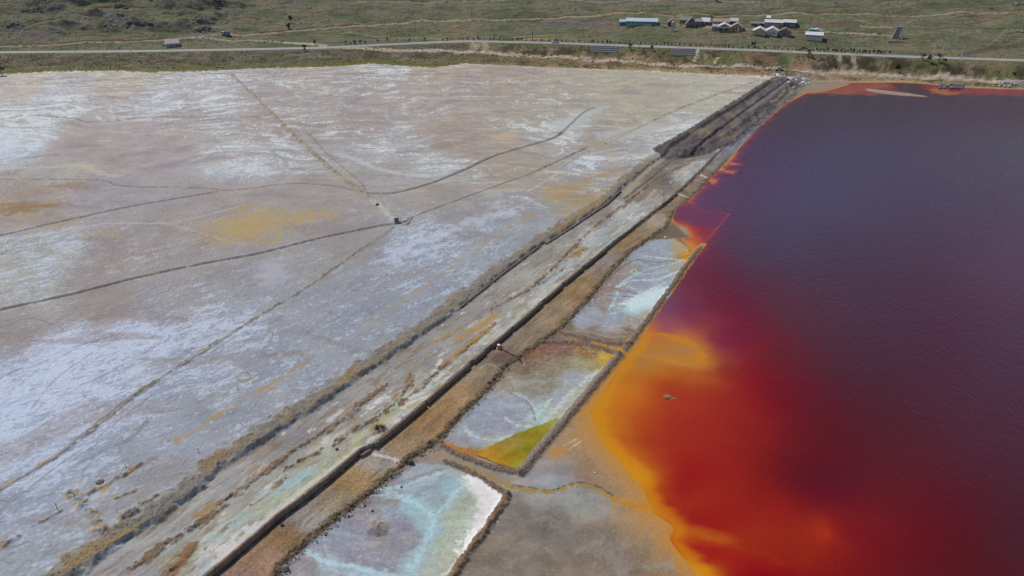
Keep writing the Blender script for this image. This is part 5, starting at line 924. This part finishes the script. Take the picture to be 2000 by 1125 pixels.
building(1339, 1359, 54.5, 2.6, 4.0, 7, 'two storey grey house with a steep gable and two dark upper windows', (112, 106, 112), (140, 138, 146), 'gable', 'gabled_house', [(-.25, 3.4, 1.1, 1.5), (.25, 3.4, 1.1, 1.5), (-.6, .6, 1.3, 1.2), (.4, .6, 1.3, 1.2)], (.0, (70, 66, 68)), None, 'house', .5)
building(1357, 1369, 53, 3.4, 1.4, 6, 'grey house wing under a pinkish roof beside the steep gable', (128, 122, 126), (168, 136, 136), 'long', 'house_wing', [(-.3, .9, .8, 1.0), (.35, 2.3, .7, .8)], None, None, 'house')
building(1369, 1385, 49.5, 2.4, 1.5, 7, 'small shed with a broad white roof right of the steep gable house', (150, 150, 156), (196, 198, 206), 'mono', 'white_shed', [(-.5, .6, .8, .8)], (.4, (60, 58, 62)), None, 'shed')
building(1392, 1424, 49.5, 2.3, 1.5, 6, 'long shed with a faded red roof behind the white gabled hall', (150, 138, 130), (172, 142, 134), 'long', 'red_roofed_shed', [(-.7, .9, .8, .8), (-.2, .9, .8, .8), (.3, .9, .8, .8)], None, None, 'shed')
building(1424.5, 1440, 48.5, 2.3, 1.5, 6, 'small shed with a pale roof joined to the red roofed shed', (120, 122, 134), (190, 192, 200), 'long', 'pale_roofed_shed', [(-.3, .9, .8, .8)], None, None, 'shed')
building(1390, 1402, 60.5, 2.4, .7, 7, 'plain grey lean-to on the left of the white gabled hall', (132, 130, 140), (150, 150, 158), 'mono', 'lean_to', [(.3, .9, .7, .7)], None, None, 'shed', .15)
building(1401.5, 1425, 62.5, 2.9, 1.8, 9, 'hall with a wide white gabled roof and dark open front', (118, 116, 114), (198, 198, 204), 'gable', 'gabled_hall', [(-.5, .5, 2.2, 1.5), (.4, .5, 2.2, 1.5)], (0, (140, 132, 112)), (206, 206, 210), 'hall', .5)
building(1426, 1450, 61.5, 2.4, 2.3, 8, 'reddish brick house with a gabled roof and white posts in front', (150, 124, 110), (158, 146, 142), 'gable', 'brick_house', [(-.55, .7, 1.0, 1.1), (.0, .7, .9, 1.2), (.5, .7, .9, 1.2)], (.25, (202, 196, 186)), None, 'house', .5)
building(1466, 1484, 51.5, 1.9, .8, 5, 'low grey hut with dark openings left of the long white roofs', (134, 126, 126), (138, 130, 134), 'long', 'low_hut', [(.05, .5, 1.2, 1.1), (-.5, .8, .7, .6)], None, None, 'hut')
building(1484, 1492, 51, 1.6, .5, 4, 'tiny grey hut with a black doorway beside the low grey hut', (130, 126, 122), (146, 142, 140), 'mono', 'tiny_hut', [], (-.3, (44, 42, 44)), None, 'hut')
building(1492.5, 1527, 54, 3.2, 1.4, 7, 'long pale building with a white roof and blue fascia behind the white houses', (156, 150, 138), (204, 206, 212), 'long', 'long_building', [], (.8, (90, 88, 86)), (86, 104, 148), 'building')
building(1528.5, 1552.5, 53.5, 3.2, 1.4, 7, 'pale building with white roof and blue band, right of the longer one', (132, 130, 134), (204, 206, 212), 'long', 'banded_building', [(-.7, .6, 1.0, 1.2), (-.1, .6, 1.0, 1.2)], None, (76, 98, 150), 'building')
building(1470.5, 1494, 69.5, 2.5, 1.8, 9, 'yellowish house with a white gabled roof, left of two white gables', (158, 148, 116), (204, 204, 212), 'gable', 'yellow_house', [], None, None, 'house', .5)
building(1495.5, 1517.5, 70, 2.8, 1.8, 9, 'white house with a white gabled roof between the yellow and brown houses', (184, 180, 176), (206, 206, 214), 'gable', 'white_house', [(.3, 1.2, .7, .7)], (-.2, (150, 146, 142)), None, 'house', .5)
building(1519, 1543.5, 71.5, 2.5, 2.0, 9, 'brown brick house with a dull brown gabled roof', (136, 110, 102), (122, 98, 90), 'gable', 'brown_house', [(.0, .8, .8, .9), (.55, 1.1, .6, .6)], (-.5, (152, 140, 130)), None, 'house', .5)
building(1572, 1604.5, 79.5, 3.0, 1.0, 6, 'cream house with a white roof and blue eaves standing alone near the road', (178, 172, 160), (206, 208, 214), 'mono', 'lone_house', [(-.8, 2.2, .6, .35), (-.35, 2.2, .6, .35), (.1, 2.2, .6, .35), (.55, 2.2, .6, .35), (.9, 2.2, .4, .35)], None, (98, 110, 150), 'house', .3)
building(325.5, 350.5, 92, 2.2, 1.9, 8, 'lone shed with a brown banded roof beside the left road', (138, 138, 146), (150, 136, 134), 'long', 'roadside_shed', [(-.2, .7, .9, .8)], (.6, (96, 92, 92)), (182, 178, 182), 'shed')
building(1396, 1403, 4.5, 2.4, .8, 4, 'small grey hut on the upper track at the top edge', (140, 138, 134), (168, 166, 164), 'mono', 'hilltop_hut', [(0, .9, .8, .7)], None, None, 'hut')
building(1497, 1503.5, 40, 1.8, .9, 3.5, 'tiny white roofed hut on the grass behind the long buildings', (104, 104, 100), (210, 208, 206), 'mono', 'small_hut', [(0, .6, .8, .7)], None, None, 'hut')
# half finished hut with a slanting roof beam left of the gabled house
x, y, z = hillpt(1308, 50.5); R_ = empty('unfinished_hut', (x, y, z), -math.atan2(x, y)); tag(R_, 'grey unfinished hut with one slanting roof side left of the gable house', 'hut')
MB().hexa([(-1.6, 0, -1), (1.6, 0, -1), (1.6, 4, -1), (-1.6, 4, -1), (-1.6, 0, 2), (1.6, 0, 4.2), (1.6, 4, 4.2), (-1.6, 4, 2)]).build('wall', cm((112, 110, 112)), R_); MB().hexa([(-2, -.2, 1.9), (1.7, -.2, 4.4), (1.7, 4.2, 4.4), (-2, 4.2, 1.9), (-2, -.2, 2.1), (1.7, -.2, 4.6), (1.7, 4.2, 4.6), (-2, 4.2, 2.1)]).build('roof', cm((150, 150, 156)), R_); MB().box(-.8, .6, -.06, .02, -.2, 1.8).build('door', cm((60, 58, 60)), R_)
# pale water tank on a column
x, y, z = hillpt(1314, 60); R_ = empty('water_tank', (x, y, z)); tag(R_, 'slim pale water tank on legs standing on the grass slope', 'water tank')
CN = cm((164, 164, 166))
for sx in (-.8, .8):
    for sy in (-.8, .8): MB().bar((sx, sy, -.5), (sx * .8, sy * .8, 4.2), .13).build('leg', CN, R_)
MB().bar((0, 0, 4.2), (0, 0, 6.0), 1.25, 1.25, 14).build('tank', CN, R_, True); MB().box(-1.3, 1.3, -1.3, 1.3, 4.0, 4.19).build('platform', CN, R_); MB().bar((0, 0, -.3), (0, 0, 4.0), .28, .28, 8).build('pipe', CN, R_)
# concrete tower on splayed legs
x, y, z = hillpt(1752, 77); R_ = empty('tower', (x, y, z), -math.atan2(x, y)); tag(R_, 'grey concrete tower with a sloping slab between two pale splayed legs', 'tower')
CT = cm((150, 148, 146)); CP_ = cm((178, 170, 158))
MB().hexa([(-3.0, -.2, -1), (.4, -.2, -1), (.6, .3, -1), (-2.8, .3, -1), (-1.4, 1.6, 6.6), (1.0, 1.6, 6.6), (1.0, 2.1, 6.6), (-1.4, 2.1, 6.6)]).build('slab', cm((124, 122, 128)), R_)
for (a_, b_) in (((-3.3, -.3, -1), (-1.5, 1.5, 6.7)), ((3.0, -.3, -1), (1.3, 1.5, 6.7)), ((-3.0, 4.0, -1), (-1.5, 2.6, 6.7)), ((3.0, 4.0, -1), (1.3, 2.6, 6.7))): MB().bar(a_, b_, .42, .36, 6).build('leg', CP_, R_)
MB().box(-1.9, 1.8, 1.0, 3.0, 6.6, 7.1).build('platform', CT, R_); MB().box(1.6, 2.2, 1.0, 1.3, 3.0, 3.3).build('brace', CP_, R_)
x, y, z = hillpt(1753, 83); o = MB().box(-5.5, 3.6, -.2, .2, -.6, .7).build('low_wall', cm((136, 130, 112))); o.location = (x, y, z); o.rotation_euler = (0, 0, -.12); tag(o, 'low grey wall on the grass in front of the tower', 'wall')
x, y, z = hillpt(1722, 66); R_ = empty('timber_frame', (x, y, z), -.25); tag(R_, 'small tan timber goal frame left of the tower', 'frame'); TF = cm((176, 148, 108))
MB().bar((-1.6, 0, -.3), (-1.6, 0, 2.6), .14).build('post', TF, R_); MB().bar((1.4, 0, -.3), (1.4, 0, 2.4), .14).build('post', TF, R_); MB().bar((-1.7, 0, 2.5), (4.5, .2, 2.2), .13).build('crossbar', TF, R_)
x, y, z = hillpt(1716, 67); o = MB().lump((0, 0, .2), 1.2, 5, 10, 5, (1.5, .7, .4), .2).build('tarpaulin', cm((70, 78, 128))); o.location = (x, y, z); tag(o, 'crumpled dark blue tarpaulin on the grass left of the tower', 'tarpaulin')
# stores by the lone house
x, y, z = hillpt(1588, 64.5); R_ = empty('container', (x, y, z), -math.atan2(x, y)); tag(R_, 'turquoise container behind the lone cream house', 'container'); TQ = cm((70, 152, 160), .5)
MB().box(-2.0, 1.9, 0, 3, 0, 2.2).build('body', TQ, R_); MB().box(-2.05, 1.95, -.05, 3.05, 2.2, 2.34).build('lid', cm((210, 226, 226)), R_); MB().box(-.9, .9, -.04, 0, .1, 2.0).build('door', cm((60, 140, 150)), R_)
for k, (px, py, r, lb) in enumerate([(1591.5, 60.5, 1.2, 'white sheeted heap right behind the turquoise container'), (1596, 59.5, 1.35, 'tallest white sheeted heap in the row behind the lone house'), (1600.5, 60, 1.0, 'low white sheeted heap, second from the right of the row'), (1604.5, 60.5, .8, 'smallest white sheeted heap at the right end of the row')]):
    x, y, z = hillpt(px, py); o = MB().lump((0, 0, r * .4), r, 140 + k, 10, 6, (1.2, .9, .8), .2).build('sheeted_heap', WHITE); o.location = (x, y, z); tag(o, lb, 'heap', 'white sheeted heaps behind the lone house')
x, y, z = hillpt(1578.8, 64); R_ = empty('drum', (x, y, z)); tag(R_, 'orange drum with a pale lid beside the turquoise container', 'drum'); MB().bar((0, 0, 0), (0, 0, 1.7), .62, .62, 12).build('body', cm((206, 132, 60)), R_, True); MB().bar((0, 0, 1.7), (0, 0, 1.95), .66, .4, 12).build('lid', cm((226, 206, 180)), R_, True)
x, y, z = hillpt(1332, 49.5); o = MB().box(-2.2, 2.2, -.6, .6, 0, .5).box(-1.8, 1.6, -.4, .5, .5, .9).build('plank_stack', cm((194, 174, 130))); o.location = (x, y, z); tag(o, 'pale stack of planks on the ground left of the gabled house', 'plank stack')
x, y, z = hillpt(1266, 50.5); o = MB().box(-2.6, 2.2, -.5, .5, -.3, .8).box(-1.4, 1.0, -.4, .4, .8, 1.0).build('block_stack', cm((168, 166, 164))); o.location = (x, y, z); tag(o, 'low stack of pale blocks in front of the long teal shed', 'block stack')
# stepped gabion walls below the road
for (x0, x1, yt, yb, lb) in [(1153, 1207, 91.5, 103, 'stepped grey retaining bank below the road, left of two'), (1309, 1357, 96.5, 108.5, 'stepped grey retaining bank below the road, right of two')]:
    R_ = None; pts = march([(x0, yb), (x1, yb + 1), (x0, yt), (x1, yt + 1)]); zb = min(pts[0][2], pts[1][2]); ztp = float(np.mean(pts[2:, 2])) + .1; ns_ = 6
    a_, b_ = pts[0][:2], pts[1][:2]; c_, d_ = pts[2][:2], pts[3][:2]; R_ = empty('stepped_bank', (float(a_[0]), float(a_[1]), 0)); tag(R_, lb, 'retaining bank', 'stepped retaining banks under the road')
    o0 = np.array([a_[0], a_[1]])
    for k in range(ns_):
        t0 = k / ns_; p, q = a_ + (c_ - a_) * t0 - o0, b_ + (d_ - b_) * t0 - o0; nn = (c_ - a_) / ns_ * 1.6; z0 = zb + (ztp - zb) * t0 - 1.2; z1 = zb + (ztp - zb) * (t0 + .8 / ns_) + .6
        MB().hexa([(p[0], p[1], z0), (q[0], q[1], z0), (q[0] + nn[0], q[1] + nn[1], z0), (p[0] + nn[0], p[1] + nn[1], z0), (p[0], p[1], z1), (q[0], q[1], z1), (q[0] + nn[0], q[1] + nn[1], z1), (p[0] + nn[0], p[1] + nn[1], z1)]).build('step', cm((96, 96, 98) if k % 2 else (146, 146, 148)), R_)  # alternating greys paint in the lit treads and shaded fronts as stripes

# ---- vehicles
def vehicle(px, py, l, w, h, body, cabin, label, name, cat, rz=0, truck=False):
    x, y, z = hillpt(px, py); R_ = empty(name, (x, y, z + .05), rz); tag(R_, label, cat); TY = flat_mat('tyre_rubber', (40, 40, 42), .8, .1, 2)
    if truck:
        MB().box(-l / 2 + 1.9, l / 2, -w / 2, w / 2, .8, h).build('cargo_bed', cm(body, .5), R_); cb = MB().hexa([(-l / 2, -w / 2, .5), (-l / 2 + 1.8, -w / 2, .5), (-l / 2 + 1.8, w / 2, .5), (-l / 2, w / 2, .5), (-l / 2 + .2, -w / 2, h * .95), (-l / 2 + 1.8, -w / 2, h * .95), (-l / 2 + 1.8, w / 2, h * .95), (-l / 2 + .2, w / 2, h * .95)]).build('cab', cm(cabin, .5), R_)
        MB().box(-l / 2 + .3, -l / 2 + 1.5, -w / 2 - .02, -w / 2, h * .55, h * .85).build('window', GLASS, cb); MB().box(-l / 2 + .2, l / 2, -w / 2 + .2, w / 2 - .2, .45, .78).build('chassis', TY, R_)
    else:
        MB().box(-l / 2, l / 2, -w / 2, w / 2, .35, h * .58).build('body', cm(body, .35), R_); cb = MB().hexa([(-l * .3, -w * .48, h * .58), (l * .38, -w * .48, h * .58), (l * .38, w * .48, h * .58), (-l * .3, w * .48, h * .58), (-l * .16, -w * .42, h), (l * .3, -w * .42, h), (l * .3, w * .42, h), (-l * .16, w * .42, h)]).build('cabin', cm(cabin, .3), R_)
        MB().box(-l * .14, l * .27, -w * .475, -w * .455, h * .62, h * .9).build('window', GLASS, cb)
    for sx in (-.33, .33):
        for sy in (-1, 1): MB().bar((sx * l, sy * (w / 2 - .22), .4), (sx * l, sy * w / 2 + sy * .02, .4), .4, .4, 12).build('wheel', TY, R_)
    return R_
vehicle(441, 68.5, 5.4, 2.2, 2.3, (84, 120, 190), (196, 202, 212), 'blue truck with a pale cab on the upper dirt road at the left', 'truck', 'truck', .15, True)
vehicle(1521, 137.5, 4.2, 1.8, 1.5, (168, 172, 174), (130, 138, 142), 'grey car on the shore road above the white block heap', 'car', 'car', -.1)
vehicle(1085, 84.5, 4.6, 1.9, 1.7, (206, 208, 210), (120, 124, 130), 'white car driving on the asphalt road left of the first stepped bank', 'car', 'car', -.05)

# ---- utility poles
POLE = flat_mat('pale_pole_concrete', (186, 182, 176), .8, .1, 1); PDK = flat_mat('brown_pole_timber', (104, 94, 82), .9, .2, 1)
POLES = [(1236.5, 92, 25, 0, 'pale pole by the road, left of the pair above the left stepped bank'), (1249, 92.5, 25, 0, 'pale pole by the road, right of the pair above the left stepped bank'), (1325, 92.5, 16, 0, 'short pale pole by the road above the right stepped bank'), (1180, 88.5, 15, 0, 'short pale pole above the left stepped bank'), (1444, 96.5, 24, 0, 'slender pale pole by the road below the brick house'), (1506, 98.5, 13, 0, 'short pale pole just left of the close pair on the road'), (1525.5, 99.5, 24, 0, 'left pole of the close pair by the road'), (1529.5, 99.5, 25, 0, 'right pole of the close pair by the road'), (1663, 106, 25, 0, 'tall pale pole by the road right of the lone cream house'), (1675, 107, 14, 0, 'short pale pole right of the tall one past the lone house'), (1821, 112, 25, 0, 'leftmost of three pale poles by the road right of the tower'), (1838, 112.5, 29, 0, 'tallest pale pole by the road right of the tower'), (1875.5, 114, 15, 0, 'short pole of the close pair farthest right by the road'), (1877.5, 114, 26, 0, 'tall pole of the close pair farthest right by the road'), (954, 80, 20, 0, 'pale pole above the tan landslip on the left road bend'), (974, 80, 20, 0, 'pale pole right of the tan landslip on the road bend'), (718, 86, 20, 0, 'pale pole by the left road among the first roadside trees'), (811, 62.5, 19, 1, 'dark timber pole alone on the grass slope'), (922, 41.5, 20, 1, 'dark timber pole standing on the upper track'), (1583, 48, 17, 1, 'thin dark pole on the grass above the turquoise container'), (1040, 79, 16, 1, 'dark timber pole behind the roadside trees at the bend'), (255, 100, 14, 0, 'pale pole by the left road, right of the faint far left one'), (146, 101, 10, 0, 'short pale pole at the far left of the road')]
for (px, py, hp_, dk, lb) in POLES:
    x, y, z = hillpt(px, py); h = hp_ * mpp(y, z) / .985; R_ = empty('utility_pole', (x, y, z)); tag(R_, lb, 'pole', 'utility poles on the far side of the lake'); m_ = PDK if dk else POLE
    MB().bar((0, 0, -.6), (0, 0, h), .22, .16, 7).build('shaft', m_, R_); MB().box(-.8, .8, -.06, .06, h - .5, h - .38).build('crossarm', m_, R_)

# ---- roadside trees, bushes
LEAF = []
for k, c_ in enumerate([(56, 62, 46), (66, 72, 50), (60, 60, 44)]): LEAF.append(flat_mat('dark_leaves_%d' % k, c_, .9, .4, 1.2, spec=.1))
BARK = flat_mat('bark', (82, 70, 58), .95, .2, 3)
def crown_mesh(name, w, h, z0, n, seed, mat):
    rs = random.Random(seed); mb = MB(); cl = [(rs.uniform(-.35, .35) * w, rs.uniform(-.35, .35) * w, z0 + h * rs.uniform(.2, .85), rs.uniform(.35, .6)) for _ in range(7)]
    for _ in range(n):
        c = rs.choice(cl); d = Vector((rs.gauss(0, 1), rs.gauss(0, 1), rs.gauss(0, 1))).normalized() * (rs.random() ** .4)
        p = Vector((c[0] + d.x * c[3] * w * .5, c[1] + d.y * c[3] * w * .5, c[2] + d.z * c[3] * h * .5)); p.z = max(p.z, z0 * .6)
        a_ = Vector((rs.gauss(0, 1), rs.gauss(0, 1), rs.gauss(0, 1))).normalized(); b_ = a_.orthogonal().normalized(); s_ = rs.uniform(.1, .22) * w * .6
        mb.poly([p + a_ * s_, p + b_ * s_ * .7, p - a_ * s_, p - b_ * s_ * .7])
    return mb.mesh(name, mat)
protos = []
for k in range(4):
    R_ = empty('roadside_tree', (0, 0, 0)); o = bpy.data.objects.new('crown', crown_mesh('crown', 1.5, 1.95, .12, 190, k, LEAF[k % 3])); COL.objects.link(o); o.parent = R_
    MB().bar((0, 0, -.4), (0.03, 0, 1.1), .09, .05, 6).build('trunk', BARK, R_); protos.append(R_)
used = [False] * 4
def plant(x, y, z, s, kind, label, group, rz):
    R_ = protos[kind] if not used[kind] else copy_thing(protos[kind]); used[kind] = True
    R_.location = (x, y, z); R_.scale = (s, s, s * random.uniform(.9, 1.2)); R_.rotation_euler = (0, 0, rz); tag(R_, label, 'tree', group)
px = 866.0; spots = []
while px < 1745:
    base = np.interp(px, [r[0] for r in ROAD_px], [r[1] for r in ROAD_px]); spots.append((px, base - 2.1 + random.uniform(-.5, .3), random.uniform(.55, 1.0) * (1.25 if px > 1560 else 1)))
    px += random.choice([4.5, 6, 7, 8, 9, 12]) * (1.0 if px < 1560 else .9)
spots += [(675, 87, 1.1), (685, 88, .8), (693, 86.5, 1.1), (704, 86, 1.2), (713, 86.5, .8), (738, 83, .9), (757, 81, 1.0), (775, 81, .7), (800, 80, .8), (830, 79, .9)]
for k, (px, py, s) in enumerate(spots):
    x, y, z = hillpt(px, py); plant(x, y, z, s, k % 4, 'small dark green tree in the row along the upper edge of the asphalt road', 'trees lining the asphalt road', random.uniform(0, 6))
for k, (px, py, s, lb) in enumerate([(1813, 121, 1.6, 'round dark bush on the slope below the road, left of two big ones'), (1834, 121, 1.9, 'largest round dark bush on the slope below the road'), (1844, 124, 1.2, 'smaller bush tucked right of the largest one below the road'), (1580, 111, 2.0, 'dark bush under the road below the lone cream house'), (1751, 141, 1.9, 'green bush at the foot of the slope above the red shore'), (1802, 118, 1.4, 'small dark bush just under the road edge, left of the big bushes'), (1471, 92, 1.7, 'small tree above the road between the brick house and close poles'), (1929, 147, 1.2, 'lone bush beside the shore track on the right'), (1979, 151, 1.2, 'lone bush at the far right of the shore slope'), (597, 100, 1.9, 'dark square cut bush below the left road'), (615, 86.5, 1.3, 'dark bush where the side track meets the left road'), (564, 57, 2.0, 'dark bushy tree on the left grass slope'), (569, 45, 2.2, 'dark flat topped tree higher on the left grass slope'), (1231, 97, 1.5, 'dark bush between the two stepped banks, left one'), (1273, 99, 1.5, 'dark bush between the two stepped banks, right one'), (4, 146, 3.0, 'dark bush at the left edge of the white flat')]):
    x, y, z = hillpt(px, py) if py < 146 else (*at(px, py, ZF), ZF); plant(x, y, z, s, k % 4, lb, 'bushes on the far slope', random.uniform(0, 6))

# ---- low scrub and loose stones on the hillside: uncountable
mb = MB(); ms = MB(); js = np.nonzero((far > 3) & (Y < 640) & (np.abs(U - 1000) < 1250))[0]
scr = fbm(X[js], Y[js], 14, 3, 501) + fbm(X[js], Y[js], 4, 2, 503) * .6; t_ = (Y[js] - ysh[js]) / np.maximum(Yrd(X[js]) - ysh[js], 5)
wgt = np.clip(scr + .12 + .35 * (t_ < .95), 0.0, 1) ** 1.5 * (np.abs(Y[js] - Yrd(X[js])) > 6); wgt /= wgt.sum(); js2 = RS.choice(js, 9000, p=wgt)
for k in js2:
    r = random.uniform(.14, .4); mb.lump((X[k] + random.uniform(-.5, .5), Y[k] + random.uniform(-.3, .3), Z[k] + r * .25), r, int(k), 5, 3, (1, 1, .8), .3)
tag(mb.build('scrub', flat_mat('dry_scrub', (90, 87, 70), .95, .3, .35, spec=.05)), 'low dark scrub scattered over the far slope', None, None, 'stuff')
wl = np.clip(fbm(X[js], Y[js], 20, 3, 507) + .05 + .3 * ss(-90, -200, X[js]), 0, 1) ** 2 * (Y[js] > Yrd(X[js]) + 8); wl /= wl.sum()
for k in RS.choice(js, 1500, p=wl):
    r = random.uniform(.2, .6) * (1.6 if random.random() < .1 else 1); ms.lump((X[k], Y[k], Z[k] + r * .2), r, int(k), 6, 4, (1.2, 1, .7), .25)
tag(ms.build('loose_stones', flat_mat('hill_stone', (136, 132, 130), .95, .3, .5, spec=.05)), 'loose grey stones on the grass slope', None, None, 'stuff')
# rock outcrops on the left hill
for k, (px, py, n, w, lb) in enumerate([(222, 47, 14, 6, 'rock outcrop of rounded boulders in the middle of the left slope'), (272, 48, 12, 6, 'dark slanting rock outcrop right of the rounded boulders'), (405, 60, 14, 5, 'pale craggy outcrop above the blue truck'), (25, 50, 10, 6, 'low outcrop at the far left of the slope'), (60, 24, 24, 8, 'long dark crag along the upper left slope'), (380, 40, 9, 5, 'scattered rocks on the slope left of the craggy outcrop'), (230, 28, 10, 5, 'small outcrop above the rounded boulders'), (430, 10, 12, 9, 'dark crag at the top of the left slope'), (238, 13, 12, 7, 'dark ledge near the top left of the slope'), (1925, 15, 7, 3, 'small pale rock cluster at the upper right'), (1997, 62, 7, 2.5, 'pale rocks at the right edge of the grass'), (1990, 9, 8, 3, 'tan rock cluster in the top right corner')]):
    x, y, z = hillpt(px, py); mb = MB(); rs = random.Random(300 + k)
    for q in range(n):
        xx = x + rs.gauss(0, w * .5); yy = y + rs.gauss(0, w * .35); r = rs.uniform(.5, 1.5); mb.lump((xx, yy, gz(xx, yy) + r * .15), r, 400 + k * 30 + q, 8, 5, (1.5, 1, .7), .22)
    tag(mb.build('rock_outcrop', DARKST if 'dark' in lb else STONE if 'pale' not in lb else flat_mat('pale_crag', (140, 134, 130), .95, .3, .6, bump=.4)), lb, 'rock outcrop', 'rock outcrops on the hillside')
